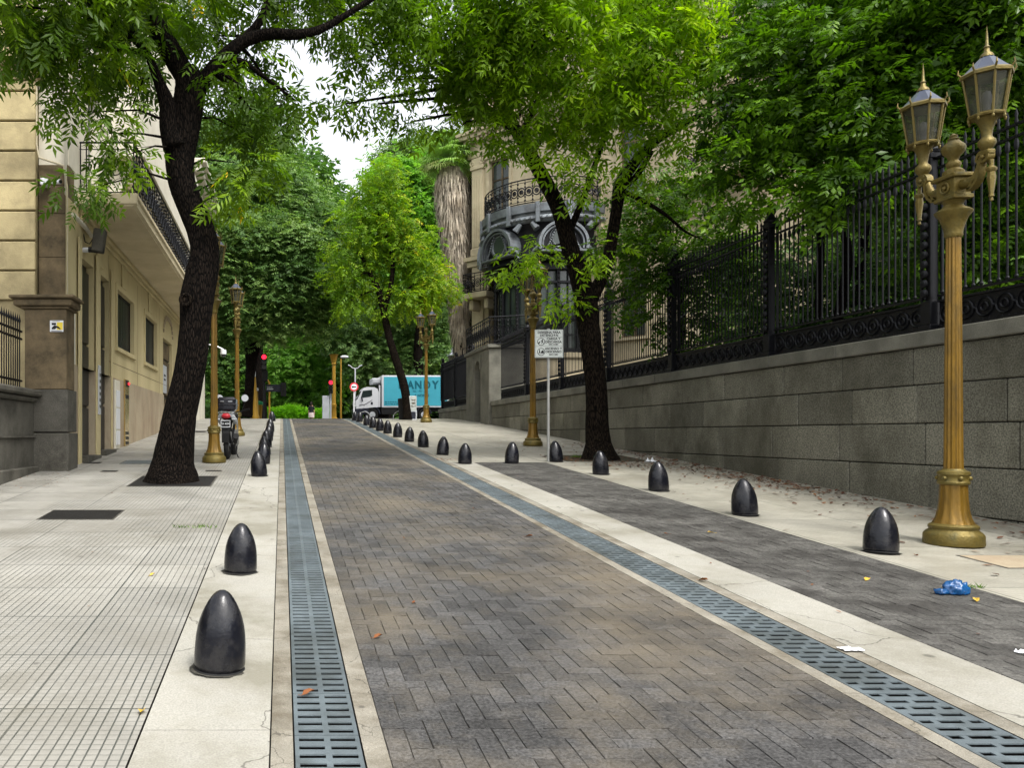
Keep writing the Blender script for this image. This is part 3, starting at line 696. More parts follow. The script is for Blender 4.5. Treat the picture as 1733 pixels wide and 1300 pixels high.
mr_ = MB(); rgm = random.Random(2); mr_.add([(0, 0, .003)] + [((.150+.020*rgm.random())*cos(2*pi*k/26), (.150+.020*rgm.random())*sin(2*pi*k/26), .0025) for k in range(26)], [(0, k+1, (k+1)%26+1) for k in range(26)])  # dirt stain ring, its dark colour also painting contact shade under each bollard
b0 = thing('bollard', 'x', 'bollard'); mr_.build('contact_stain_ring', M_['stainring'], b0); bm_.build('cap', M_['iron_b'], b0, smooth=1); ft_.build('foot_ring', M_['blackm'], b0, smooth=1)
GL, GR, GT = 'bollards along the left kerb strip', 'bollards along the right edge of the parking bay', 'bollards along the far right kerb'
left = [(-.352,4.57,'nearest and largest black bullet bollard, alone on the left kerb strip'),
 (-.355,6.94,'second black bullet bollard on the left kerb strip, between nearest one and distant row'),
 (-.395,14.25,'frontmost bollard of the distant bunched row on the left kerb strip'),
 (-.385,16.5,'second of the bunched bollards on the left kerb strip, level with the first left lamp'),
 (-.39,18.7,'third of the bunched bollards on the left kerb strip, just beyond the motorcycle'),
 (-.395,20.9,'fourth of the bunched bollards overlapping on the left kerb strip'),
 (-.40,23.2,'fifth of the bunched bollards overlapping on the left kerb strip'),
 (-.40,25.4,'sixth of the bunched bollards on the left kerb strip, level with the second left lamp'),
 (-.40,27.8,'seventh and farthest of the bunched bollards on the left kerb strip'),
 (-.42,36.0,'lone bollard at the street crest, far end of the left kerb strip')]
right = [(5.73,7.75,'large black bollard nearest the camera on the right, beside the big double lamp'),
 (5.70,9.97,'second bollard from the right along the parking bay edge'),
 (5.70,12.25,'third bollard from the right, beside the leaves and the clear plastic scrap'),
 (5.71,14.5,'bollard standing just in front of the foot of the right tree'),
 (5.72,16.9,'bollard close to the right of the parking sign pole'),
 (4.71,16.6,'bollard at the far end of the parking bay, left of the sign pole'),
 (3.73,16.5,'bollard at the left far corner of the parking bay beside the rubbish'),
 ]
far = [(3.69,18.6),(3.65,20.9),(3.60,22.9),(3.56,24.9),(3.50,26.8),(3.43,28.3),(3.40,30.2),(3.39,32.3),(3.37,35.2),(3.30,36.6)]
far_lab = ['nearest bollard of the long far right kerb row, just beyond the parking bay','second bollard of the far right kerb row','third bollard of the far right kerb row',
 'fourth bollard of the far right kerb row','fifth bollard of the far right kerb row','sixth bollard of the far right kerb row','seventh bollard of the far right kerb row',
 'eighth bollard of the far right kerb row, below the truck wheel','ninth bollard of the far right kerb row, beside the round sign','last bollard of the far right kerb row at the crest below the round sign']
alls = [(x, y, l, GL) for x, y, l in left] + [(x, y, l, GR) for x, y, l in right] + [(x, y, l, GT) for (x, y), l in zip(far, far_lab)]
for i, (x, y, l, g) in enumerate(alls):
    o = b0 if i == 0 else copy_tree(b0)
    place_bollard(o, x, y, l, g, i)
# steel hoops behind the truck-side kerb
for px, l in ((617, 'curved steel cycle hoop left of the truck wheel'), (675, 'curved steel cycle hoop by the leaning tree foot')):
    t = thing('cycle_hoop', l, 'hoop', ((px-CX)*39/F, 39, gz(39)), 0, 'low steel hoops at the crest')
    mb = MB(); mb.ring((0, 0, .12), .26, .022, 20, 6, 'y', 0, pi); mb.tube([(-.26,0,.12),(-.26,0,-.02)], .022, 6); mb.tube([(.26,0,.12),(.26,0,-.02)], .022, 6); mb.build('bar', M_['chrome'], t, smooth=1)
    mb = MB(); mb.cb((-.26,0,0), (.1,.1,.02)); mb.cb((.26,0,0), (.1,.1,.02)); mb.build('base_plate', M_['pole'], t)

# ------------------------------------------------------------------ street lamps
def make_lamp():
    t = thing('street_lamp', 'x', 'street lamp')
    g, g2 = M_['gold'], M_['gold2']
    b = MB(); b.lathe([(.245,0),(.249,.015),(.246,.10),(.235,.118),(.222,.132),(.20,.15),(.198,.158),(.206,.17),(.205,.19),(.188,.205),(.172,.212)], 32)
    b.build('base', g2, t, smooth=1)
    p = MB(); p.lathe([(.172,.212),(.145,.27),(.128,.35),(.118,.45),(.113,.60)], 48, flute=.07, fl_n=12)
    p.build('pedestal', g, t, smooth=1)
    c = MB(); c.lathe([(.113,.60),(.13,.605),(.135,.625),(.124,.645),(.124,.69),(.135,.705),(.132,.73),(.10,.745),(.088,.76)], 32)
    for k in range(6):
        a = k*pi/3 + .3; c.sph((.126*cos(a), .126*sin(a), .667), .024, 8, 6)
    c.build('collar', g2, t, smooth=1)
    s_ = MB(); s_.lathe([(.082,.76),(.079,.9),(.073,1.8),(.066,2.6),(.062,3.02),(.062,3.1)], 60, flute=.13, fl_n=12); s_.build('shaft', g, t, smooth=1)
    k_ = MB(); k_.lathe([(.067,3.08),(.078,3.10),(.075,3.125),(.08,3.16),(.098,3.22),(.12,3.28),(.155,3.325),(.158,3.34),(.13,3.36),(.095,3.38),(.078,3.41),(.09,3.44),(.10,3.45)], 32, flute=.04, fl_n=16)
    k_.build('capital', g2, t, smooth=1)
    bl = MB()
    bl.b(-.10,.10,-.13,.13,3.45,3.49,.006); bl.b(-.085,.085,-.115,.115,3.485,3.665,.008); bl.b(-.115,.115,-.15,.15,3.66,3.70,.008)
    for sx in (-1, 1):
        bl.ring((sx*.088, 0, 3.575), .05, .012, 16, 6, 'x'); bl.sph((sx*.092, 0, 3.575), .022, 8, 6)
    bl.build('cross_block', g2, t, smooth=1)
    u = MB(); u.lathe([(.088,3.70),(.09,3.745),(.07,3.765),(.05,3.78),(.062,3.80),(.062,3.83),(.042,3.855),(.052,3.89),(.088,3.93),(.102,3.97),(.098,4.0),(.07,4.03),(.045,4.055),(.052,4.07),(.03,4.085),(.035,4.105),(.0001,4.13)], 36, flute=.05, fl_n=14)
    u.build('urn_finial', g2, t, smooth=1)
    for s in (-1, 1):
        a = MB()
        # S-scroll arm as a thick ribbon: lower volute, sweep, upper volute
        pts = []
        def sp(cy, cz, r0, r1, a0, a1, n):
            return [(0, cy + (r0+(r1-r0)*i/n)*cos(a0+(a1-a0)*i/n), cz + (r0+(r1-r0)*i/n)*sin(a0+(a1-a0)*i/n)) for i in range(n+1)]
        low = sp(.19, 3.60, .012, .075, radians(-230), radians(20)+0*pi, 16)
        low = sp(.185, 3.585, .015, .08, radians(450), radians(270), 12) 
        sweep = [(0,.24,3.512),(0,.295,3.56),(0,.325,3.63),(0,.335,3.71)]
        up = sp(.375, 3.76, .075, .012, radians(185), radians(-250), 18)
        full = [(0, y*1, z) for _, y, z in [(0,.105,3.56)]] 
        ribbon = low + sweep + up
        pr = [Vector(q) for q in ribbon]; vs = []; w = .034
        for i, q in enumerate(pr):
            d = (pr[min(i+1, len(pr)-1)] - pr[max(i-1, 0)]).normalized(); nrm = Vector((0, -d.z, d.y)) * .014
            for (sx, sn) in ((-1,-1),(1,-1),(1,1),(-1,1)): vs.append((sx*w, (q.y+nrm.y*sn)*s, q.z+nrm.z*sn))
        n = len(pr); fs = [(i*4+k, i*4+(k+1)%4, (i+1)*4+(k+1)%4, (i+1)*4+k) for i in range(n-1) for k in range(4)]
        fs += [(0,3,2,1), tuple((n-1)*4+k for k in range(4))]
        a.add(vs, fs)
        a.tube([(0,.10*s,3.585),(0,.19*s,3.58),(0,.27*s,3.60),(0,.31*s,3.68),(0,.345*s,3.78)], [.05,.05,.04,.034,.034], 10)
        for sx in (-1, 1):
            a.sph((sx*.034, .185*s, 3.59), .02, 8, 6); a.sph((sx*.034, .375*s, 3.765), .022, 8, 6)
        a.cb((0,.385*s,3.80),(.075,.12,.05),.01)
        a.lathe([(.03,3.82),(.055,3.85),(.072,3.885),(.068,3.92),(.045,3.945),(.04,3.96),(.048,4.02),(.065,4.08),(.095,4.13),(.15,4.145)], 24, c=(0,.385*s,0), flute=.04, fl_n=12)
        a.build('arm', g2, t, smooth=1, fix=True)
        pd = MB(); pd.lathe([(.0001,3.32),(.016,3.33),(.012,3.36),(.024,3.37),(.018,3.40),(.036,3.55),(.03,3.60),(.044,3.62),(.044,3.64),(.02,3.66),(.02,3.72)], 12, c=(0,.435*s,0), flute=.08, fl_n=6)
        pd.build('pendant', g2, t, smooth=1)
        l = MB(); cy = .385*s; zb, zt, rb, rt = 4.15, 4.54, .132, .188; N = 8
        l.lathe([(.10,4.128),(rb+.018,4.135),(rb+.02,4.155),(rb,4.17)], 8, c=(0,cy,0), a0=pi/8, a1=2*pi+pi/8)
        l.lathe([(rt-.005,zt-.02),(rt+.018,zt-.015),(rt+.02,zt+.012),(rt,zt+.03)], 8, c=(0,cy,0), a0=pi/8, a1=2*pi+pi/8)
        for k in range(8):
            an = pi/8 + k*pi/4; ca, sa = cos(an), sin(an)
            l.tube([(rb*ca, cy+rb*sa, zb), (rt*ca, cy+rt*sa, zt)], .011, 5)
            l.tube([(rt*ca, cy+rt*sa, zt), ((rt+.035)*ca, cy+(rt+.035)*sa, zt+.045), ((rt+.03)*ca, cy+(rt+.03)*sa, zt+.085)], [.011,.009,.004], 5)
            l.sph(((rb+.008)*ca, cy+(rb+.008)*sa, 4.115), .013, 6, 5, (1,1,1.8))
        lo = l.build('lantern', g2, t, smooth=1)
        gm = MB(); gm.lathe([(rb-.008,zb+.01),(rt-.012,zt-.005)], 8, c=(0,cy,0), a0=pi/8, a1=2*pi+pi/8); gm.build('glass', M_['lanternglass'], lo); bu_ = MB(); bu_.lathe([(.03,zb+.02),(.03,zb+.1),(.04,zb+.14),(.042,zb+.18),(.03,zb+.23),(.0001,zb+.25)], 12, c=(0,cy,0)); bu_.build('bulb', M_['pole'], lo, smooth=1)
        rf = MB(); rf.lathe([(rt+.004,zt+.02),(rt-.03,zt+.055),(.05,zt+.175),(.04,zt+.19)], 8, c=(0,cy,0), a0=pi/8, a1=2*pi+pi/8); rf.build('roof', M_['lamproof'], lo)
        sp_ = MB(); sp_.lathe([(.055,zt+.175),(.05,zt+.20),(.025,zt+.225),(.02,zt+.26),(.028,zt+.27),(.014,zt+.29),(.008,zt+.40),(.0001,zt+.48)], 10, c=(0,cy,0)); sp_.build('spire', g2, lo, smooth=1)
    return t
lamp0 = make_lamp()
lamps = [(6.74, 8.13, 0, 'tall gold double-lantern street lamp nearest the camera on the right pavement'),
         (-1.40, 16.75, -.06, 'gold double street lamp half hidden right behind the left tree trunk'),
         (-1.41, 25.5, -.05, 'gold street lamp beyond the motorcycle on the left pavement'),
         (6.60, 21.3, .12, 'gold street lamp with lanterns in leaves, left of the parking sign'),
         (6.20, 34.8, .5, 'slim far gold street lamp in front of the turquoise truck')]
for i, (x, y, a, l) in enumerate(lamps):
    o = lamp0 if i == 0 else copy_tree(lamp0)
    o.location = (x, y, gz(y)); o.rotation_euler = (0, 0, a); o['label'] = l; o['group'] = 'gold double-lantern street lamps'
# single lantern on the far fence pier
t = thing('pier_lantern', 'small old lantern standing above the far end of the iron fence by the palm', 'lantern', (9.1, 43.2, 2.9))
mb = MB(); mb.lathe([(.10,0),(.05,.1),(.045,2.2),(.09,2.3),(.17,2.36)], 12); mb.build('post', M_['fence'], t, smooth=1)
mb = MB(); mb.lathe([(.16,2.37),(.25,2.9)], 8); mb.build('glass', M_['lampglass'], t)
mb = MB(); mb.lathe([(.28,2.9),(.26,2.95),(.05,3.15),(.03,3.3),(.001,3.4)], 8); mb.build('roof', M_['chrome'], t)

# ------------------------------------------------------------------ right retaining wall, gatehouse block, iron fence
XW = 8.45
def course_wall(name, label, x, y0, y1, zt, courses, seed, parts_mat, capd=0.2, t_=0.45):
    rg = random.Random(seed); o = thing(name, label, 'wall', (x, y0, gz(y0))); off = o.location
    bk = MB(); yy = [y0 + (y1-y0)*i/12 for i in range(13)]
    bk.b(x+.02, x+t_, y0, y1, min(gz(y0), gz(y1)) - .5, zt - capd - .002); bk.build('core', M_['mortar'], o, off=off)
    mb = MB(); z = zt - capd
    for ci, h in enumerate(courses):
        zl = z - h; y = y0 + rg.uniform(-1.0, -.1)
        while y < y1:
            L_ = rg.uniform(1.15, 1.75) if ci else rg.uniform(1.3, 1.9); a, b_ = max(y, y0), min(y+L_, y1)
            if b_ - a > .1 and z > min(gz(a), gz(b_)) - .02:
                mb.cr = rg.random(); d = rg.uniform(-.004, .004)
                mb.b(x+d, x+.2, a+.007, b_-.007, zl+.007, z-.007, .012)
            y += L_
        z = zl
    mb.build('block_course', parts_mat, o, off=off)
    cp = MB(); y = y0
    while y < y1:
        L_ = rg.uniform(1.6, 2.3); e = min(y+L_, y1); cp.cr = rg.random(); cp.b(x-.05, x+t_+.03, y+.003, e-.003, zt-capd+.001, zt, .012); y = e
    cp.build('coping', M_['granite_cap'], o, off=off)
    return o
ZT = 2.96
course_wall('retaining_wall', 'long grey granite block retaining wall under the black iron fence on the right', XW, -2, 32.6, ZT, [.50,.51,.55,.60,.62,.62], 5, M_['granite'])
course_wall('retaining_wall', 'short far granite wall beyond the arched stone pier, in front of the truck', XW, 36.6, 43.6, ZT, [.5,.55], 6, M_['granite'])
# arched stone gate block
t = thing('stone_gate_block', 'pale grey stone block with a narrow arched doorway in the long granite wall', 'gate block', (XW, 34.6, gz(34.6))); off = t.location
mb = MB(); z0 = 1.9
mb.b(XW-.12, XW+1.6, 32.6, 34.0, z0, 5.1, .02); mb.b(XW-.12, XW+1.6, 35.1, 36.6, z0, 5.1, .02)
arch = [(34.0, 5.1), (34.0, 4.2)] + [(34.55 - .55*cos(pi*k/12), 4.2 + .55*sin(pi*k/12)) for k in range(13)] + [(35.1, 5.1)]
n = len(arch); fr = [(y, z) for y, z in arch]
for (ya, za), (yb, zb) in zip(arch[1:-1], arch[2:-1]):
    mb.add([(XW-.12, ya, za), (XW-.12, yb, zb), (XW-.12, yb, 5.1), (XW-.12, ya, 5.1)], [(0,1,2,3)])
    mb.add([(XW-.12, ya, za), (XW-.12, yb, zb), (XW+.8, yb, zb), (XW+.8, ya, za)], [(0,3,2,1)])
mb.b(XW-.11, XW+1.6, 34.0, 35.1, 4.8, 5.095)
for zc in (2.5, 3.05, 3.6, 4.15, 4.7):
    pass
mb.build('stonework', M_['granite_cap'], t, off=off)
mb = MB(); mb.b(XW-.2, XW+1.7, 32.5, 36.7, 5.1, 5.24, .02); mb.b(XW-.16, XW-.12, 33.85, 34.0, 4.35, 4.95); mb.b(XW-.16, XW-.12, 35.1, 35.25, 4.35, 4.95); mb.build('cornice', M_['granite_cap'], t, off=off)
mb = MB(); mb.b(XW+.35, XW+.42, 33.95, 35.15, 1.9, 4.8); mb.build('door', M_['dark'], t, off=off)

def rail_scroll(mb, y0, y1, z0, z1, x, n, r=.012):
    """cast scroll frieze: interlocking rings and S curls between two rails"""
    p = (y1-y0)/n; zc = (z0+z1)/2; R_ = (z1-z0)*.42
    for i in range(n):
        yc = y0+(i+.5)*p
        mb.ring((x, yc, zc), min(R_, p*.42), r, 12, 4, 'x'); mb.ring((x, yc, zc), min(R_, p*.42)*.45, r*.9, 8, 4, 'x')
        mb.sph((x, y0+i*p, zc), r*1.9, 6, 4)
def make_panel(L_):
    """fence panel of length L_ along +y from y=0, z=0 on the coping"""
    t = []
    r = MB()
    for z in (.05, .40, .475, 2.16, 2.30): r.b(-.02,.02, 0, L_, z-.014, z+.014)
    r.build  # noqa
    pk = MB(); n = int(round(L_/.118)); p = L_/n
    for i in range(n):
        y = (i+.5)*p
        pk.tube([(0,y,.47),(0,y,2.30)], .0125, 6)
        pk.sph((0,y,.515), .024, 6, 5); pk.lathe([(.014,2.0),(.026,2.03),(.026,2.10),(.016,2.13)], 6, c=(0,y,0))
        pk.lathe([(.013,2.30),(.022,2.34),(.012,2.38),(.020,2.42),(.0001,2.50)], 6, c=(0,y,0))
    fz = MB(); rail_scroll(fz, 0, L_, .08, .37, 0, int(L_/.27)); 
    fz.b(.012, .022, 0, L_, .06, .39)
    for i in range(int(L_/.09)): 
        y = (i+.5)*.09; fz.tube([(0,y,.0),(0,y,.08)], .009, 4)
    return r, pk, fz
def make_post():
    a = MB()
    a.b(-.11,.11,-.11,.11,0,.10,.01); a.b(-.09,.09,-.09,.09,.10,.42,.01)
    for sx in (-1,1):
        for sy in (-1,1): a.b(sx*.075-.014, sx*.075+.014, sy*.075-.014, sy*.075+.014, .42, 2.30)
    a.b(-.045,.045,-.045,.045,.42,2.3)
    a.b(-.10,.10,-.10,.10,2.30,2.38,.01); a.lathe([(.11,2.38),(.12,2.42),(.07,2.48),(.05,2.52),(.085,2.58),(.095,2.63),(.07,2.69),(.03,2.73),(.0001,2.76)], 16)
    b_ = MB()
    for k in range(14): b_.sph((-.105, 0, .52+k*.128), .052, 8, 6, (.8,1,1.15))
    return a, b_
fence_t = thing('iron_fence', 'tall ornate black wrought iron fence along the top of the right granite wall', 'fence', (XW+.2, 3.7, ZT))
far_f = thing('iron_fence', 'far section of black iron fence past the arched stone block, in front of the truck', 'fence', (XW+.2, 36.6, ZT))
PL = 3.55; ra, pk_, fz_ = make_panel(PL-.22); pa, pb = make_post()
proto = None
for (root, ylist) in ((fence_t, [3.68, 7.23, 10.78, 14.33, 17.88, 21.43, 24.98, 28.53]), (far_f, [36.75, 40.15])):
    for i, y in enumerate(ylist):
        if proto is None:
            pan = pk_.build('picket_panel', M_['fence'], root, smooth=1); rr_ = ra.build('rail', M_['fence'], pan); ff_ = fz_.build('scroll_frieze', M_['fence'], pan, smooth=1)
            ps = pa.build('post', M_['fence'], root, smooth=1); bb_ = pb.build('beading', M_['fence'], ps, smooth=1); proto = (pan, ps)
            pan.location = (0, y + .11 - root.location.y, 0); ps.location = (0, y - root.location.y, 0)
        else:
            a = copy_tree(proto[0], root); a.location = (0, y + .11 - root.location.y, 0)
            if root is far_f: a.scale = (1, .955, 1)
            b_ = copy_tree(proto[1], root); b_.location = (0, y - root.location.y, 0)
    if root is far_f:
        b_ = copy_tree(proto[1], root); b_.location = (0, 43.5 - 36.6, 0)
# garden ground behind the wall
mb = MB(); mb.add([(XW+.4, -4, 2.85), (60, -4, 2.85), (60, 50, 2.85), (XW+.4, 50, 2.85)], [(0,1,2,3)]); mb.build('garden_ground', M_['soil'], kind='structure')

# ------------------------------------------------------------------ mansion behind the fence (facade set diagonally)
A_ = atan2(-.773, .635); MO = Vector((9.85, 42.0, 2.86))
man = thing('mansion', 'large cream stone mansion with pilasters and cornice behind the right fence', 'mansion', MO, A_)
def wall_grid(mb, u0, u1, z0, z1, openings, depth, y=0.0, front=-1):
    """wall in local x(u)-z plane at y, with rectangular openings and reveals of given depth (towards +y)"""
    us = sorted(set([u0, u1] + [o[0] for o in openings] + [o[1] for o in openings])); zs = sorted(set([z0, z1] + [o[2] for o in openings] + [o[3] for o in openings]))
    for a, b_ in zip(us, us[1:]):
        for c, d in zip(zs, zs[1:]):
            mu, mz = (a+b_)/2, (c+d)/2
            if any(o[0] < mu < o[1] and o[2] < mz < o[3] for o in openings): continue
            mb.add([(a,y,c),(b_,y,c),(b_,y,d),(a,y,d)], [(0,1,2,3)])
    for o in openings:
        a, b_, c, d = o[:4]; e = y+depth
        mb.add([(a,y,c),(a,y,d),(a,e,d),(a,e,c)], [(0,1,2,3)]); mb.add([(b_,y,c),(b_,e,c),(b_,e,d),(b_,y,d)], [(0,1,2,3)])
        mb.add([(a,y,d),(b_,y,d),(b_,e,d),(a,e,d)], [(0,1,2,3)]); mb.add([(a,y,c),(a,e,c),(b_,e,c),(b_,y,c)], [(0,1,2,3)])
ops = []
for u in (1.7, 8.6, 12.6, 16.6, 20.6, 24.6):
    ops += [(u-.6, u+.6, 9.3, 12.6)]
    if u != 8.6 or True: ops += [(u-.6, u+.6, 3.0, 6.4)]
    ops += [(u-.55, u+.55, 15.2, 17.6)]
mb = MB(); wall_grid(mb, 0, 28, -1, 19.5, ops, .35); 
mb.add([(0,0,-1),(0,8,-1),(0,8,19.5),(0,0,19.5)], [(0,3,2,1)]); mb.add([(0,0,19.5),(28,0,19.5),(28,8,19.5),(0,8,19.5)], [(0,1,2,3)])
mb.build('wall', M_['mansion'], man)
mb = MB()
for (z0, z1, pr) in ((7.4,7.7,.18),(7.7,7.9,.3),(13.0,13.25,.15),(13.25,13.75,.08),(13.75,13.95,.3),(13.95,14.15,.5),(14.15,14.3,.6),(19.2,19.5,.4)):
    mb.b(-.0-pr, 28, -pr, -.001, z0+.001, z1); mb.b(-pr, -.001, 0, 8, z0+.001, z1)
for k in range(110): mb.b(.1+k*.25, .24+k*.25, -.42, -.302, 13.76, 13.94)
mb.build('cornice', M_['mansion'], man)
for u in (.45, 6.9, 10.6, 14.6, 18.6, 22.6, 26.6):
    mb = MB(); mb.b(u-.33, u+.33, -.16, -.002, 7.95, 12.4)
    for k in range(4): mb.b(u-.26+k*.145, u-.19+k*.145, -.19, -.161, 8.4, 12.0)
    mb.b(u-.38, u+.38, -.22, -.003, 7.92, 8.3, .02); mb.b(u-.40, u+.40, -.24, -.003, 12.35, 12.55, .02)
    for s_ in (-1, 1): mb.ring((u+s_*.3, -.2, 12.7), .1, .045, 12, 6, 'y')
    mb.b(u-.34, u+.34, -.2, -.003, 12.5, 12.95, .02); mb.b(u-.33, u+.33, -.12, -.002, -1, 7.4)
    mb.build('pilaster', M_['mansion'], man)
for (a, b_, c, d) in ops:
    f_ = MB(); y = .22
    for (p, q) in ((a, a+.08), (b_-.08, b_), ((a+b_)/2-.04, (a+b_)/2+.04)): f_.b(p+.002, q-.002, y, y+.06, c+.002, d-.002)
    f_.b(a+.08, b_-.08, y+.003, y+.055, c+.01, c+.1); f_.b(a+.08, b_-.08, y+.003, y+.055, c+(d-c)*.7, c+(d-c)*.7+.07)
    w_ = f_.build('window', M_['stain'], man); g_ = MB(); g_.add([(a, y+.04, c), (b_, y+.04, c), (b_, y+.04, d), (a, y+.04, d)], [(0,1,2,3)]); g_.build('pane', M_['glass'], w_)
    s_ = MB(); s_.b(a-.14, a-.001, -.08, -.001, c, d+.14); s_.b(b_+.001, b_+.14, -.08, -.001, c, d+.14); s_.b(a-.001, b_+.001, -.08, -.001, d+.001, d+.14); s_.b(a-.2, b_+.2, -.16, -.002, d+.142, d+.26); s_.b(a-.2, b_+.2, -.16, -.001, c-.12, c-.001); s_.build('window_surround', M_['mansion'], w_)
# ornate curved railing helper
def curved_rail(root, cx, cy, R_, z0, z1, a0, a1, name='balcony_railing', n=None):
    mb = MB(); L_ = R_*abs(a1-a0); n = n or max(4, int(L_/.34)); H = z1-z0
    def pt(a, z, r=R_): return (cx + r*cos(a), cy + r*sin(a), z)
    for z, r in ((z0+.03,.025),(z0+.12,.014),(z1-.12,.014),(z1,.03)):
        mb.tube([pt(a0+(a1-a0)*i/40, z) for i in range(41)], r, 6)
    for i in range(n):
        am = a0+(a1-a0)*(i+.5)/n; zc = (z0+z1)/2; tx, ty = -sin(am), cos(am)
        for rr, th in ((min(H*.34, .17), .032), (.08, .028), (.03, .03)):
            mb.tube([(cx+R_*cos(am)+tx*rr*cos(q*pi/6), cy+R_*sin(am)+ty*rr*cos(q*pi/6), zc+rr*1.15*sin(q*pi/6)) for q in range(13)], th, 4, cap=False)
        ab = a0+(a1-a0)*i/n; mb.tube([pt(ab, z0), pt(ab, z1)], .016, 5)
        for dz in (.15, .3, .5, .7, .85): mb.sph(pt(ab, z0+H*dz), .05, 6, 4)
    return mb.build(name, M_['fence'], root, smooth=1)
def straight_rail(root, p0, p1, z0, z1, name='balcony_railing'):
    mb = MB(); p0, p1 = Vector(p0), Vector(p1); L_ = (p1-p0).length; d = (p1-p0)/L_; n = max(3, int(L_/.34)); H = z1-z0
    def pt(s_, z): q = p0+d*s_; return (q.x, q.y, z)
    for z, r in ((z0+.03,.022),(z0+.12,.012),(z1-.12,.012),(z1,.028)): mb.tube([pt(0, z), pt(L_, z)], r, 6)
    for i in range(n):
        sm = L_*(i+.5)/n; zc = (z0+z1)/2
        for rr, th in ((min(H*.34, .16), .022), (.085, .02), (.03, .022)):
            mb.tube([(pt(sm+rr*cos(q*pi/6), 0)[0], pt(sm+rr*cos(q*pi/6), 0)[1], zc+rr*1.2*sin(q*pi/6)) for q in range(13)], th, 4, cap=False)
        sb = L_*i/n; mb.tube([pt(sb, z0), pt(sb, z1)], .014, 5)
        for dz in (.15, .3, .5, .7, .85): mb.sph(pt(sb, z0+H*dz), .038, 6, 4)
    mb.tube([pt(L_, z0), pt(L_, z1)], .02, 5)
    return mb.build(name, M_['fence'], root, smooth=1)
# round iron bay (local frame: centre u=4.35 on the facade; outward is -y)
BU, BR = 4.35, 2.35
bay = MB(); bay.lathe([(BR+.1,-1),(BR+.1,2.1),(BR+.2,2.2),(BR+.2,2.4),(BR,2.45)], 40, c=(BU,0,0), a0=pi, a1=2*pi); bo = bay.build('bay_base', M_['mansion'], man, smooth=1)
g_ = MB(); g_.lathe([(BR-.1,2.4),(BR-.1,6.45)], 40, c=(BU,0,0), a0=pi, a1=2*pi); g_.build('bay_glass', M_['glass'], man, smooth=1)
ir = MB()
for k in range(9):
    a = pi + pi*k/8; x, y = BU+BR*cos(a), BR*sin(a)
    ir.tube([(x,y,2.45),(x,y,6.45)], .085, 8)
    for q in range(18): ir.sph((BU+(BR+.08)*cos(a), (BR+.08)*sin(a), 2.6+q*.2), .05, 6, 4)
    if k < 8:
        a2 = a+pi/16; ir.tube([(BU+(BR-.05)*cos(a2), (BR-.05)*sin(a2), 2.45), (BU+(BR-.05)*cos(a2), (BR-.05)*sin(a2), 6.45)], .03, 6)
for z, h, r in ((2.42,.2,.1),(5.55,.1,.06),(6.15,.36,.14),(3.2,.06,.05)):
    ir.lathe([(BR+r-.06,z),(BR+r,z),(BR+r,z+h),(BR+r-.06,z+h)], 40, c=(BU,0,0), a0=pi, a1=2*pi)
ir.build('bay_ironwork', M_['fence'], man, smooth=1)
hd = MB(); hd.lathe([(BR+.12,5.65),(BR+.5,5.66),(BR+.42,5.8),(BR+.30,6.3),(BR+.28,6.9),(BR+.36,7.25),(BR+.5,7.4)], 48, c=(BU,0,0), a0=pi, a1=2*pi); ho_ = hd.build('bay_hood', M_['fence'], man, smooth=1); ho_.location.z = .85
hd = MB(); hd.lathe([(BR+.5,7.36),(BR+.60,7.42),(BR+.66,7.54),(BR+.60,7.66),(BR+.48,7.70),(BR+.5,7.78),(BR+.62,7.84),(BR+.64,8.2),(BR+.5,8.24),(.1,8.25)], 48, c=(BU,0,0), a0=pi, a1=2*pi)
for k in range(40):
    a = pi + pi*(k+.5)/40; hd.sph((BU+(BR+.62)*cos(a), (BR+.62)*sin(a), 7.54), .11, 6, 5, (1,1,.8))
for k in range(7):
    a = pi + pi*(k+.5)/7; x, y = BU+(BR+.64)*cos(a), (BR+.64)*sin(a); i0 = len(hd.v); hd.b(-.1,.1,-.09,.06,-.42,.48,.02); hd.xf(Matrix.Translation((x,y,7.76)) @ Matrix.Rotation(a+pi/2, 4, 'Z'), i0)
ho_ = hd.build('bay_gutter', M_['zinc'], man, smooth=1); ho_.location.z = .85
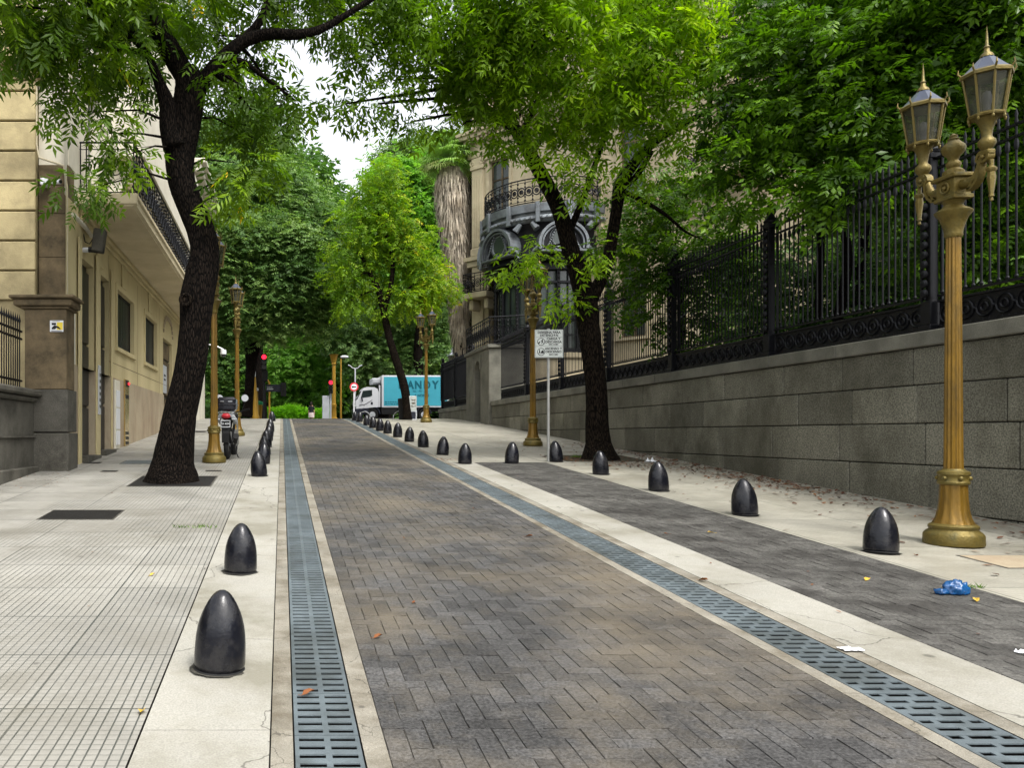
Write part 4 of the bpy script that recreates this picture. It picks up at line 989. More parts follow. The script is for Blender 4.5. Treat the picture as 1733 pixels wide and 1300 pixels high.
# three round-arched dormer windows on the hood
for k, wa in enumerate((0, 1, 2)):
    # world angle wa measured from +X; convert into local frame
    a = radians((254, 317, 197)[k]) 
    Mx = Matrix.Translation((BU+(BR+.12)*cos(a), (BR+.12)*sin(a), 7.2)) @ Matrix.Rotation(a+pi/2, 4, 'Z')
    d = MB(); n = 20
    for (r0, r1, y0, y1) in ((.98, 1.10, -.55, .1), (.86, .93, -.46, .1)):
        vs = []
        for i in range(n+1):
            q = -.25 + (pi+.5)*i/n
            for (r, y) in ((r0,y0),(r1,y0),(r1,y1),(r0,y1)): vs.append((r*cos(q), y, r*sin(q)*.95))
        d.add(vs, [(i*4+j, i*4+(j+1)%4, (i+1)*4+(j+1)%4, (i+1)*4+j) for i in range(n) for j in range(4)] + [(0,1,2,3), (n*4+3, n*4+2, n*4+1, n*4)])
    d.b(-1.0, 1.0, -.56, .1, -.38, -.27, .02)
    for s_ in (-1, 1):
        d.tube([(s_*1.05,-.4,-.1),(s_*1.25,-.3,-.25),(s_*1.35,-.3,-.55)], [.09,.07,.05], 8)
        d.tube([(s_*1.12,-.3,.7),(s_*1.3,-.15,1.0)], [.16,.1], 8)
    d.xf(Mx); do = d.build('dormer_hood', M_['zinc'], man, smooth=1)
    d = MB(); d.prism([(.86*cos(-.2+(pi+.4)*i/20), .86*.95*sin(-.2+(pi+.4)*i/20)) for i in range(21)], (-.28, -.24), 'y'); d.xf(Mx); d.build('dormer_panel', M_['fence'], do)
    d = MB(); d.ring((0,-.3,.28), .46, .05, 24, 8, 'y'); d.ring((0,-.3,.28), .56, .025, 24, 6, 'y')
    pts = [(-.62+.0*i, -.45, .7-.0*i) for i in range(1)]
    for s_ in (-1, 1):
        for i in range(12):
            q = i/11; d.sph((s_*(.25+.5*q**.7), -.4, .72-.95*q-.12*sin(q*pi)), .045, 6, 5)
    d.xf(Mx); d.build('oculus_ring', M_['zinc'], do, smooth=1)
    d = MB(); d.prism([(.44*cos(2*pi*i/24), .28+.44*sin(2*pi*i/24)) for i in range(24)], (-.30, -.285), 'y'); d.xf(Mx); d.build('oculus_glass', M_['glass'], do)
curved_rail(man, BU, 0, BR+.48, 9.11, 10.2, pi, 2*pi)
# balcony on the right half of the facade and a small one left of the bay
for (u0, u1) in ((11.2, 14.0), (19.4, 21.8), (.2, 1.7)):
    z = 9.25 if u0 > 2 else 5.9; mb = MB(); mb.b(u0, u1, -1.1, -.001, z-.3, z-.02, .03)
    for u in (u0+.2, u1-.4): mb.b(u, u+.25, -.8, -.002, z-.85, z-.302, .05)
    sl = mb.build('balcony', M_['mansion'], man)
    r_ = straight_rail(sl, (u0+.05, -1.02), (u1-.05, -1.02), z, z+.95); straight_rail(sl, (u0+.05, -1.02), (u0+.05, -.02), z, z+.95); straight_rail(sl, (u1-.05, -1.02), (u1-.05, -.02), z, z+.95)
# railing of the terrace over the stone gate block
tr = thing('terrace_railing', 'scrolled black iron terrace railing on top of the arched stone block', 'railing', (XW, 34.6, 5.24))
straight_rail(tr, (-.1, -2.0), (-.1, 2.0), 0, 1.1, 'railing_panel'); straight_rail(tr, (-.1, -2.0), (1.6, -2.6), 0, 1.1, 'railing_panel')

# ------------------------------------------------------------------ left building
XB = -4.15
lb = thing('apartment_building', 'cream rendered building with long iron balcony along the left pavement', 'building', (XB, 16, gz(16))); off = lb.location
Rz = Matrix(((0, -1, 0, 0), (1, 0, 0, 0), (0, 0, 1, 0), (0, 0, 0, 1)))   # local x-> world y ; local y (depth) -> world -x
def lw(mb, i0=0):  # map (u=Y, y=depth, z) -> world (XB - depth, u, z)
    for i in range(i0, len(mb.v)):
        u, d, z = mb.v[i]; mb.v[i] = (XB - d, u, z)
    return mb
ops = [(16.65, 17.85, -1, 5.28), (18.35, 19.45, -1, 5.28), (20.32, 22.6, 3.80, 5.26), (24.5, 26.75, 3.80, 5.26), (28.3, 30.6, 1.2, 5.0)]
mb = MB(); wall_grid(mb, 15.55, 33, 3.0, 6.22, [(a, b_, max(c, 3.0), d) for a, b_, c, d in ops], .17); lw(mb); mb.build('wall', M_['cream'], lb, off=off, fix=False)
mb = MB(); wall_grid(mb, 15.55, 33, .5, 3.0, [(a, b_, .5, 3.0) for a, b_, c, d in ops if c < 3], .20, y=-.03); lw(mb); mb.add([(XB, 15.55, 3.0), (XB+.03, 15.55, 3.0), (XB+.03, 33, 3.0), (XB, 33, 3.0)], [(0,1,2,3)]); mb.build('dado', M_['dado'], lb, off=off)
# thin grooves and labels over windows (key blocks), course line
mb = MB()
for u in (20.7, 24.9, 17.9): 
    mb.b(u+.2, u+.75, -.05, -.001, 5.40, 6.0, .02)
for (a, b_) in ((20.32, 22.6), (24.5, 26.75)):
    mb.b(a-.14, a-.001, -.035, -.001, 3.80, 5.40); mb.b(b_+.001, b_+.14, -.035, -.001, 3.80, 5.40); mb.b(a-.001, b_+.001, -.035, -.001, 5.262, 5.40); mb.b(a-.18, b_+.18, -.07, -.002, 3.70, 3.798)
for (a, b_) in ((17.90, 18.30), (19.50, 19.62), (16.35, 16.6)): mb.b(a, b_, -.06, -.031, .6, 5.6, .01)
mb.b(15.6, 33, -.012, -.0005, 4.30-.006, 4.30) if False else None
lw(mb); mb.build('trim', M_['cream'], lb, off=off)
mb = MB(); mb.b(19.4, 33, -.004, -.0008, 3.36, 3.372); 
for u in (19.4, 23.3, 27.4): mb.b(u, u+.012, -.004, -.0008, 3.0, 5.9)
lw(mb); mb.build('groove_line', M_['stain'], lb, off=off)
for i, (a, b_, c, d) in enumerate(ops):
    g_ = MB(); y = .13
    if c > 3:
        for k in range(7):
            w0 = a + (b_-a)*k/7; g_.b(w0+.01, w0+(b_-a)/7-.01, y-.03, y, c+.03, d-.03, .004)
        lw(g_); w_ = g_.build('window', M_['shutter'], lb, off=off); g_ = MB(); g_.add([(a, y+.02, c), (b_, y+.02, c), (b_, y+.02, d), (a, y+.02, d)], [(0,1,2,3)]); lw(g_); g_.build('pane', M_['dark'], w_, off=off)
        g_ = MB(); g_.b(a+.01, b_-.01, y-.05, y-.02, d-.09, d-.01); g_.b(a+.01, b_-.01, y-.05, y-.02, c+.01, c+.08); g_.b(a+.01, a+.07, y-.049, y-.021, c+.07, d-.08); g_.b(b_-.07, b_-.01, y-.049, y-.021, c+.07, d-.08); lw(g_); g_.build('window_frame', M_['blackm'], w_, off=off)
    else:
        zb_ = gz((a+b_)/2)
        n = 3 if i < 4 else 2; zs = [zb_+.05, zb_+1.15, zb_+2.5, min(d, 5.2)-.04]
        for q in range(3): g_.b(a+.02, b_-.02, y-.03, y+.02, zs[q]+.03, zs[q+1]-.03, .01)
        lw(g_); w_ = g_.build('door', M_['shutter'] if i != 4 else M_['stain'], lb, off=off)
        g_ = MB(); g_.add([(a, y+.03, .6), (b_, y+.03, .6), (b_, y+.03, d), (a, y+.03, d)], [(0,1,2,3)]); lw(g_); g_.build('door_back', M_['dark'], w_, off=off)
        g_ = MB(); g_.tube([(a+.12, y-.09, zb_+.9), (a+.12, y-.09, zb_+1.5)], .016, 6); lw(g_); g_.build('door_handle', M_['brass'], w_, off=off)
        g_ = MB(); g_.b(a-.02, b_+.02, -.18, .3, zb_-.1, zb_+.1 if i < 2 else zb_+.04, .01); lw(g_); g_.build('door_step', M_['stone_l'], lb, off=off)
# arched head over the wide doorway
mb = MB()
for k in range(12):
    q0, q1 = pi*k/12, pi*(k+1)/12; c0, c1 = 29.45 - 1.15*cos(q0), 29.45 - 1.15*cos(q1)
    mb.add([(c0, .0, 5.0+.75*sin(q0)), (c1, .0, 5.0+.75*sin(q1)), (c1, .16, 5.0+.75*sin(q1)), (c0, .16, 5.0+.75*sin(q0))], [(0,1,2,3)])
    mb.b(min(c0,c1), max(c0,c1), -.05, -.002, 5.0+.75*max(sin(q0), sin(q1))*.98, 5.0+.75*max(sin(q0), sin(q1))+.12)
lw(mb); mb.build('door_arch', M_['dado'], lb, off=off)
# balcony over the ground floor
XO = -3.04
mb = MB(); 
mb.b(XB-.01, XO, 16.55, 33, 6.24, 6.44, .0); 
mb.prism([(XO, 6.26), (XO+.06, 6.30), (XO+.06, 6.42), (XO+.10, 6.45), (XO+.10, 6.52), (XO-.2, 6.52), (XO-.2, 6.26)], (16.49, 33.02), 'y')
mb.b(XB-.01, XO+.09, 16.46, 16.6, 6.30, 6.52, .01)
slab_ = mb.build('balcony', M_['soffit'], lb, off=off)
mb = MB(); mb.b(XB, XB+.12, 16.6, 33, 6.12, 6.238, .02); mb.b(XB, XB+.06, 16.6, 33, 6.0, 6.118, .02); mb.build('balcony_moulding', M_['cream'], slab_, off=off)
ro = straight_rail(slab_, (XO-XB+.0, .62), (XO-XB, 16.8), 6.54-off.z, 7.60-off.z)
r2 = MB(); zb, zt = 6.54, 7.60
for z, r in ((zb+.04,.012),(zt,.02),(zt-.14,.01)): r2.tube([(XB, 16.62, z), (XO, 16.62, z)], r, 6)
for x in (XB+.02, XB+.14, XO-.14, XO): r2.tube([(x, 16.62, zb), (x, 16.62, zt)], .014, 6)
r2.ring((XB+.36, 16.62, 7.1), .17, .012, 16, 5, 'y'); r2.ring((XB+.72, 16.62, 7.1), .17, .012, 16, 5, 'y'); r2.ring((XB+.54, 16.62, 6.78), .10, .01, 12, 5, 'y'); r2.ring((XB+.36, 16.62, 7.1), .07, .01, 12, 5, 'y')
r2.build('end_railing', M_['fence'], slab_, smooth=1, off=off)
# upper wall with tall french windows
ops2 = [(u, u+1.15, 6.56, 9.3) for u in (17.4, 20.2, 23.0, 25.8, 28.6)] + [(u, u+1.15, 10.6, 13.0) for u in (17.4, 20.2, 23.0, 25.8, 28.6)]
mb = MB(); wall_grid(mb, 15.55, 33, 6.22, 14.5, ops2, .25, y=.02); lw(mb); mb.add([(XB-.02, 15.55, 14.5), (XB-.02, 33, 14.5), (XB-6, 33, 14.5), (XB-6, 15.55, 14.5)], [(0,1,2,3)]); mb.build('upper_wall', M_['white_r'], lb, off=off)
for (a, b_, c, d) in ops2:
    g_ = MB(); y = .2
    for p in (a, (a+b_)/2-.03, b_-.07): g_.b(p+.002, p+.068, y, y+.05, c, d-.002)
    for z in (c, c+.8, d-.08): g_.b(a+.07, b_-.07, y+.003, y+.047, z, z+.07)
    lw(g_); w_ = g_.build('window', M_['white_r'], lb, off=off); g_ = MB(); g_.add([(a, y+.03, c), (b_, y+.03, c), (b_, y+.03, d), (a, y+.03, d)], [(0,1,2,3)]); lw(g_); g_.build('pane', M_['glass'], w_, off=off)
# projecting upper bay on scroll brackets
mb = MB(); mb.b(XB-.01, -3.35, 19.2, 31, 8.35, 14.5, .0); mb.b(XB, -3.25, 19.1, 31.1, 8.15, 8.349, .03); mb.b(XB, -3.2, 19.05, 31.1, 11.0, 11.2, .03); mb.build('upper_bay', M_['white_r'], lb, off=off)
for u in (19.4, 21.7, 24.0, 26.3, 28.6):
    mb = MB(); i0 = 0; prof = [(-.8+.0, .0), (0, 0), (0, -.25)] 
    pts = [(XB, 8.15), (-3.3, 8.15), (-3.3, 8.0)] + [(-3.72 + .40*cos(q), 7.95 - .0 + .34*sin(q)) for q in [radians(x) for x in (0, -25, -50, -75, -95)]] + [(XB+.22, 7.35), (XB, 7.2)]
    mb.prism(pts, (u, u+.42), 'y'); 
    for yy in (u-.02, u+.44): mb.ring((-3.62, yy, 7.9), .17, .04, 14, 6, 'y'); mb.ring((-3.62, yy, 7.9), .07, .03, 10, 6, 'y'); 
    mb.build('scroll_bracket', M_['white_r'], lb, off=off)
# rusticated end wall, facing the camera, with dark weathered strip and cornice
mb = MB(); z = 4.18; rg = random.Random(4)
mb.cr = .5; mb.b(-12, -4.76, 15.63, 16.3, .8, 8.46)
while z < 8.4:
    h = .575
    for (a, b_) in ((-12, -9), (-9, -6.9), (-6.9, -5.62), (-5.54, -4.72)):
        mb.cr = rg.random(); mb.b(a+.012, b_-.012, 15.54, 15.625, z+.018, min(z+h, 8.42)-.018, .014)
    z += h
rw = mb.build('rusticated_wall', M_['cream_r'], lb, off=off, kind=None)
mb = MB(); mb.cr=.5
for (z0, z1, e) in ((8.42,8.5,.03),(8.5,8.56,.08),(8.58,8.66,.05),(8.66,8.74,.12),(8.74,8.86,.2)): mb.b(-12, -4.74+e, 15.54-e, 16.2, z0+.001, z1, .008)
mb.b(-12, -4.80, 15.62, 16.2, 8.86, 14.5); mb.build('end_cornice', M_['cream_r'], lb, off=off)
mb = MB(); 
for z in (4.18, 5.05, 5.9, 6.45): mb.b(-4.72, -4.152, 15.72, 16.2, z+.004, z+({4.18:.87,5.05:.85,5.9:.55,6.45:.4}[z])-.004, .006)
mb.build('weathered_strip', M_['stain'], lb, off=off)
mb = MB(); mb.b(-4.74, -4.15, 15.8, 16.3, 6.86, 14.5); mb.b(-4.70, -4.14, 15.74, 16.25, .8, 4.17); mb.build('end_wall', M_['white_r'], lb, off=off)

# corner pier with low wall and iron railing
t = thing('corner_pier', 'brown stone gate pier with moulded cap and yellow camera notice at the left', 'pier', (-4.4, 15.3, gz(15.3))); off2 = t.location
mb = MB(); mb.b(-4.80, -4.02, 15.12, 15.70, 2.45, 3.95, .01); mb.build('shaft', M_['stain'], t, off=off2)
mb = MB(); mb.b(-4.83, -3.98, 15.06, 15.72, 1.65, 2.44, .012); mb.b(-4.84, -3.96, 15.03, 15.72, .6, 1.63, .012); mb.build('plinth', M_['stone_l'], t, off=off2)
mb = MB(); mb.b(-4.86, -3.97, 15.07, 15.71, 3.95, 4.0, .01); mb.b(-4.98, -3.90, 15.0, 15.72, 4.0, 4.13, .02); mb.b(-5.04, -3.83, 14.92, 15.73, 4.13, 4.19, .015); mb.build('cap', M_['stain'], t, off=off2)
t2 = thing('camera_notice', 'small yellow and white surveillance notice with black camera pictogram', 'sign', (P(96, 552, 15.1)))
mb = MB(); mb.b(-.125,.125,-.008,.0,-.105,.105); mb.build('plate', M_['white'], t2)
mb = MB(); mb.b(.005,.115,-.0105,-.0082,-.07,.07); mb.build('yellow_field', M_['yellow'], t2)
mb = MB(); mb.b(-.09,-.01,-.0135,-.0107,.02,.06); mb.prism([(-.09,-.03),(-.04,.015),(.03,-.005),(.08,-.05),(.06,-.06),(.0,-.03),(-.03,-.06),(-.09,-.06)], (-.0135,-.0107), 'y'); mb.b(-.1,.1,-.0135,-.0107,-.095,-.087); mb.b(-.08,.06,-.0135,-.0107,.085,.092); mb.build('pictogram', M_['blackm'], t2)
lwall = thing('low_wall', 'low grey stone garden wall with moulded coping at the left edge', 'wall', (-4.7, 14.9, gz(14.9))); o3 = lwall.location
mb = MB(); mb.b(-5.2, -4.60, 3.0, 15.02, -.3, 2.2, .01); mb.b(-5.2, -4.50, 3.0, 15.02, -.3, 1.02, .02); mb.b(-5.2, -4.55, 3.0, 15.02, 1.55, 1.58); mb.build('wall_face', M_['stone_l'], lwall, off=o3)
mb = MB(); mb.b(-5.3, -4.52, 3.0, 15.0, 2.2, 2.30, .03); mb.b(-5.3, -4.44, 3.0, 15.05, 2.30, 2.42, .03); mb.build('coping', M_['stone_l'], lwall, off=o3)
rl = thing('iron_railing', 'black spiked iron railing on the low wall at the left edge', 'railing', (-4.85, 14.9, 2.42)); o3 = rl.location
mb = MB()
for z in (2.6, 3.38, 3.52): mb.b(-4.865, -4.835, 10.2, 15.1, z-.018, z+.018)
mb.build('rail', M_['fence'], rl, off=o3)
mb = MB()
for i in range(40):
    y = 10.3 + i*.12; mb.tube([(-4.85,y,2.43),(-4.85,y,3.66)], .013, 6); mb.lathe([(.013,3.66),(.024,3.70),(.0001,3.84)], 6, c=(-4.85,y,0))
mb.build('bars', M_['fence'], rl, off=o3)

# fittings on the left building
t = thing('security_camera', 'white bullet security camera and junction box high on the corner wall', 'camera', P(85, 308, 15.55))
mb = MB(); mb.b(-.17,-.03,-.08,.12,-.07,.06,.01); mb.build('junction_box', M_['white'], t)
mb = MB(); mb.tube([(.02,.05,.0),(.07,.0,.0),(.14,-.02,.0)], .02, 8); mb.tube([(.06,0,0),(.22,-.10,-.02)], .045, 12); mb.build('housing', M_['white'], t, smooth=1)
mb = MB(); mb.tube([(.215,-.095,-.02),(.235,-.108,-.022)], .036, 12); mb.build('lens', M_['blackp'], t)
t = thing('floodlight', 'weathered grey floodlight on a bracket under the balcony', 'floodlight', P(160, 405, 16.9) + Vector((0, 0, 0)))
mb = MB(); mb.b(-.02,.22,-.12,.12,-.26,.22,.02); mb.xf(Matrix.Rotation(radians(8), 4, 'Y')); mb.build('housing', M_['stone_l'], t)
mb = MB(); mb.tube([(-.28,0,-.22),(-.1,0,-.22)], .055, 10); mb.build('lamp_tube', M_['white'], t, smooth=1)
mb = MB(); mb.tube([(-.12,-.02,-.22),(.2,-.02,-.22)], .06, 8); mb.tube([(-.24,.05,.12),(-.2,0,-.05),(-.1,-.02,-.1),(0,-.02,.05)], .012, 6); mb.build('bracket', M_['blackm'], t, smooth=1)
t = thing('wall_conduit', 'thin pale cable conduit running down the building corner', 'conduit', (-4.13, 15.66, 4.2))
mb = MB(); mb.tube([(-.02,-.02,0),(-.02,-.02,2.2),(-.08,-.02,2.6),(-.55,-.04,2.75),(-.60,-.05,3.0),(-.60,-.05,7.5)], .022, 8); mb.build('cable', M_['wire'], t, smooth=1)
t = thing('cable_pipe', 'pale pipe running along the wall just under the balcony', 'pipe', (XB+.08, 15.8, 5.9))
mb = MB(); mb.tube([(0,0,.0),(0,1.0,.0),(.0,1.5,-.05)], .045, 8); mb.build('pipe', M_['white_r'], t, smooth=1)
t = thing('intercom_panel', 'tall pale intercom panel between the two narrow doors', 'intercom', (XB+.06, 18.1, 2.6))
mb = MB(); mb.b(0,.03,-.1,.1,-.55,.55,.006); mb.build('plate', M_['greyw'], t)
mb = MB(); 
for k in range(6): mb.b(.03,.036,-.05,.05,-.4+k*.14,-.33+k*.14)
mb.build('button_row', M_['stone_l'], t)
t = thing('meter_cabinet', 'white gas meter cabinet with two doors beside the narrow door', 'cabinet', (XB+.03, 20.1, 2.2))
mb = MB(); mb.b(0,.05,-.28,.28,-.95,.75,.01); mb.build('body', M_['white_r'], t)
mb = MB(); mb.b(.05,.07,-.2,.2,-.85,-.5,.005); mb.b(.05,.07,-.2,.2,-.46,.05,.005); mb.b(.05,.07,-.2,.2,.09,.5,.005); mb.build('door', M_['white'], t)
t = thing('brass_panel', 'tall polished brass panel with a red light on the dado', 'panel', (XB+.035, 21.35, 2.25))
mb = MB(); mb.b(0,.04,-.26,.26,-.95,.8,.008); mb.build('plate', M_['brass'], t)
mb = MB(); 
for k in range(3): mb.b(.04,.048,-.2,.2,-.9+k*.13,-.83+k*.13)
mb.b(.04,.048,-.2,.2,.62,.78); mb.b(.04,.048,-.2,.2,.30,.40); mb.build('slot', M_['blackm'], t)
mb = MB(); mb.sph((.06,.1,.7), .035, 8, 6); mb.build('indicator_light', M_['redled'], t)
t = thing('notice_board', 'pale notice board hanging in the arched doorway', 'notice', (XB-.1, 29.2, 3.6))
mb = MB(); mb.b(0,.03,-.5,.5,-.5,.5,.01); mb.build('board', M_['greyw'], t); mb = MB(); mb.b(.03,.036,-.2,.2,.1,.17); mb.b(.03,.036,-.2,.2,-.05,.02); mb.build('printed_line', M_['blackm'], t)
# building farther along
fb = thing('corner_building', 'far pale building with projecting cornice behind the left tree trunk', 'building', (-3.9, 33.2, gz(33))); o4 = fb.location
ops3 = [(34.6, 35.4, 3.9, 5.6), (37.2, 38.0, 3.9, 5.6), (34.6, 35.5, 7.2, 9.4), (37.2, 38.1, 7.2, 9.4)]
mb = MB(); wall_grid(mb, 33.05, 41, 1.5, 12.3, ops3, .3); 
for i in range(len(mb.v)): u, d, z = mb.v[i]; mb.v[i] = (-3.9-d, u, z)
mb.b(-10, -3.92, 33.02, 33.04, 1.5, 12.3); mb.b(-10,-3.9,33.05,41,12.3,12.4); mb.b(-10, -3.9, 41, 41.02, 1.5, 12.3); mb.build('wall', M_['white_r'], fb, off=o4)
for (a, b_, c, d) in ops3:
    g_ = MB(); g_.b(-4.15,-4.11,a+.0,b_,c,d); w_ = g_.build('window', M_['glass'], fb, off=o4); g_ = MB(); g_.b(-4.11,-4.07,(a+b_)/2-.03,(a+b_)/2+.03,c,d); g_.b(-4.11,-4.08,a,b_,d-.5,d-.44); g_.build('glazing_bar', M_['shutter'], w_, off=o4)
mb = MB(); mb.b(-10,-3.5,32.7,41.3,12.0,12.2,.03); mb.b(-10,-3.2,32.5,41.5,12.2,12.5,.04); mb.b(-10,-3.02,32.4,41.6,12.5,12.7,.03); mb.b(-10,-3.7,33,41,5.9,6.1,.03); mb.build('cornice', M_['white_r'], fb, off=o4)
t = thing('dome_camera', 'small white dome camera on an arm high on the far left building', 'camera', P(378, 600, 33))
mb = MB(); mb.tube([(-1.4,0,.55),(-.3,0,.35),(0,0,.2)], .03, 6); mb.build('arm', M_['white'], t); mb = MB(); mb.lathe([(.001,.22),(.12,.18),(.13,.04),(.12,.0)], 14); mb.build('housing', M_['white'], t, smooth=1); mb = MB(); mb.sph((0,0,0), .11, 12, 8); mb.build('dome', M_['blackp'], t, smooth=1)

# ------------------------------------------------------------------ motorcycle
bk = thing('motorcycle', 'black motorcycle with top box seen from behind, parked on the left pavement by the lamp', 'motorcycle', ((385-CX)*17.5/F, 17.5, gz(17.5)), radians(-3))
def wheel(y):
    m = MB()
    m.tube([(0, y+.25*cos(2*pi*k/28), .305+.25*sin(2*pi*k/28)) for k in range(29)], .055, 10, cap=False)
    return m
for y in (0, 1.28):
    w_ = wheel(y).build('wheel', M_['rubber'], bk, smooth=1)
    r = MB(); r.ring((0,y,.305), .19, .018, 24, 6, 'x'); r.lathe([(.045,-.06),(.045,.06)], 12, c=(0,y,.305), axis='x')
    for k in range(6): r.tube([(0,y,.305),(0,y+.18*cos(k*pi/3),.305+.18*sin(k*pi/3))], .012, 5)
    r.build('rim', M_['chrome'], w_, smooth=1)
m = MB(); m.prism([(-.34,.56),(-.30,.62),(-.12,.70),(.25,.66),(.25,.60),(-.1,.62),(-.26,.52),(-.30,.36),(-.33,.36)], (-.075,.075), 'x'); m.build('rear_mudguard', M_['blackm'], bk)
m = MB(); m.b(-.105,.105,-.345,-.335,.68,.84,.003); pl = m.build('licence_plate', M_['blackm'], bk)
m = MB(); m.b(-.10,.10,-.349,-.346,.685,.70); m.b(-.10,.10,-.349,-.346,.82,.835); m.b(-.10,-.09,-.349,-.346,.70,.82); m.b(.09,.10,-.349,-.346,.70,.82); m.build('plate_border', M_['white'], pl)
text('721 KDO', .052, M_['white'], pl, (0, -.348, .76), (pi/2, 0, 0), bold=.0015)
m = MB(); m.sph((0,-.27,.93), .085, 12, 8, (1.2,.8,.75)); m.build('tail_light', M_['red'], bk, smooth=1)
m = MB()
for s in (-1, 1): m.tube([(s*.06,-.28,.97),(s*.13,-.22,.93),(s*.17,-.1,.85),(s*.16,.1,.80)], [.03,.045,.05,.05], 8); m.tube([(s*.13,-.26,.86),(s*.22,-.28,.86)], .018, 6)
m.build('tail_fairing', M_['greyw'], bk, smooth=1)
m = MB(); m.b(-.20,.21,-.30,.12,1.03,1.33,.05); m.b(-.215,.225,-.315,.135,1.15,1.19,.012); tb = m.build('top_box', M_['blackp'], bk, smooth=1)
m = MB(); m.b(-.12,-.04,-.319,-.314,1.22,1.25,.003); m.b(.05,.14,-.319,-.314,1.22,1.25,.003); m.build('reflector', M_['chrome'], tb)
m = MB(); m.tube([(-.15,-.3,1.0),(.15,-.3,1.0)], .016, 6); m.tube([(-.15,-.3,1.0),(-.13,.15,.95)], .016, 6); m.tube([(.15,-.3,1.0),(.13,.15,.95)], .016, 6); m.build('luggage_rack', M_['chrome'], bk, smooth=1)
m = MB(); m.b(-.13,.13,.1,.72,.84,.94,.04); m.build('seat', M_['blackm'], bk, smooth=1)
m = MB(); m.sph((0,.85,.93), .2, 14, 8, (.75,1.15,.7)); m.build('fuel_tank', M_['blackp'], bk, smooth=1)
m = MB(); m.b(-.12,.12,.4,.85,.32,.66,.04); m.lathe([(.10,.14),(.10,.17)], 14, c=(0,.5,.42), axis='x'); m.build('engine', M_['pole'], bk, smooth=1)
m = MB(); m.tube([(.13,.6,.36),(.15,.25,.33),(.17,.0,.36)], .022, 8); m.tube([(.16,.05,.36),(.225,-.33,.50)], [.035,.062], 12); m.build('exhaust', M_['blackm'], bk, smooth=1)
m = MB(); m.tube([(-.08,0,.31),(-.08,.35,.4)], .02, 6); m.tube([(.08,0,.31),(.08,.35,.4)], .02, 6); m.tube([(-.10,.03,.36),(-.13,.18,.78)], .026, 8); m.tube([(.10,.03,.36),(.13,.18,.78)], .026, 8); m.tube([(0,.6,.7),(0,1.0,1.0)], .03, 6); m.build('frame', M_['blackm'], bk, smooth=1)
m = MB()
for s in (-1, 1): m.tube([(s*.09,1.28,.31),(s*.09,1.02,1.02)], .022, 8)
m.build('fork', M_['chrome'], bk, smooth=1)
m = MB(); m.tube([(-.36,.88,1.10),(-.2,.96,1.06),(0,1.0,1.03),(.2,.96,1.06),(.36,.88,1.10)], .014, 8); m.tube([(.24,.93,1.08),(.40,.86,1.11)], .02, 8); m.tube([(-.24,.93,1.08),(-.40,.86,1.11)], .02, 8); m.build('handlebar', M_['blackm'], bk, smooth=1)
for s in (-1, 1):
    m = MB(); m.tube([(s*.22,.94,1.08),(s*.30,.92,1.28)], .007, 6); m.tube([(s*.29,.90,1.36),(s*.29,.94,1.36)], [.085,.06], 14); mi_ = m.build('mirror', M_['blackm'], bk, smooth=1)
    m = MB(); m.tube([(s*.29,.893,1.36),(s*.29,.898,1.36)], .08, 14); m.build('mirror_glass', M_['white'], mi_)  # white colour stands in for the bright reflection in the mirror
m = MB(); m.tube([(.06,.42,.34),(.20,.36,.02)], .013, 6); m.tube([(.19,.36,.02),(.24,.34,.015)], .013, 6); m.build('kickstand', M_['blackm'], bk, smooth=1)

# ------------------------------------------------------------------ parking sign
sg = thing('parking_sign', 'grey square loading bay sign with black lettering on a thin white pole', 'sign', ((928-CX)*16.9/F, 16.9, gz(16.9)), radians(-2))
m = MB(); m.tube([(0,0,0),(0,0,2.78)], .03, 10); m.build('pole', M_['pole'], sg, smooth=1)
zc = 2.46; h = .292
m = MB(); m.b(-h,h,-.052,-.036,zc-h,zc+h,.004); pt_ = m.build('plate', M_['signgrey'], sg)
m = MB(); yy = (-.0545,-.0522)
e = h-.018
for z in (zc+e, zc+.135, zc-.055, zc-e): m.b(-e, e, yy[0], yy[1], z-.0022, z+.0022)
for x in (-e, e): m.b(x-.0022, x+.0022, yy[0]+.0004, yy[1], zc-e, zc+e)
for z in (zc+.04, zc-.17):
    for k in range(28):
        a, b_ = 2*pi*k/28, 2*pi*(k+1)/28; r0, r1 = .068, .080
        m.add([(-.165+r*cos(q), yy[0]-.0006, z+r*sin(q)) for r, q in ((r0,a),(r1,a),(r1,b_),(r0,b_))], [(0,1,2,3)])
m.prism([(-.145,.085),(-.135,.095),(-.128,.085),(-.130,.05),(-.115,.0),(-.125,-.0),(-.140,.035),(-.150,.0),(-.160,.0),(-.150,.05),(-.175,.055),(-.175,.047),(-.150,.07)], (yy[0]-.001, yy[1]), 'y', (0,0,zc)) 
m.prism([(-.225,.02),(-.195,.045),(-.180,.035),(-.20,.0),(-.222,.0)], (yy[0]-.001, yy[1]), 'y', (0,0,zc)) 
m.prism([(-.205,-.125),(-.195,-.115),(-.188,-.128),(-.185,-.165),(-.175,-.21),(-.185,-.212),(-.196,-.18),(-.207,-.212),(-.216,-.21),(-.205,-.16)], (yy[0]-.001, yy[1]), 'y', (0,0,zc))
m.prism([(-.165,-.20),(-.165,-.165),(-.145,-.140),(-.118,-.140),(-.108,-.165),(-.105,-.20),(-.12,-.20),(-.125,-.21),(-.135,-.20),(-.15,-.20),(-.155,-.21)], (yy[0]-.001, yy[1]), 'y', (0,0,zc))
m.build('pictogram', M_['blackm'], pt_)
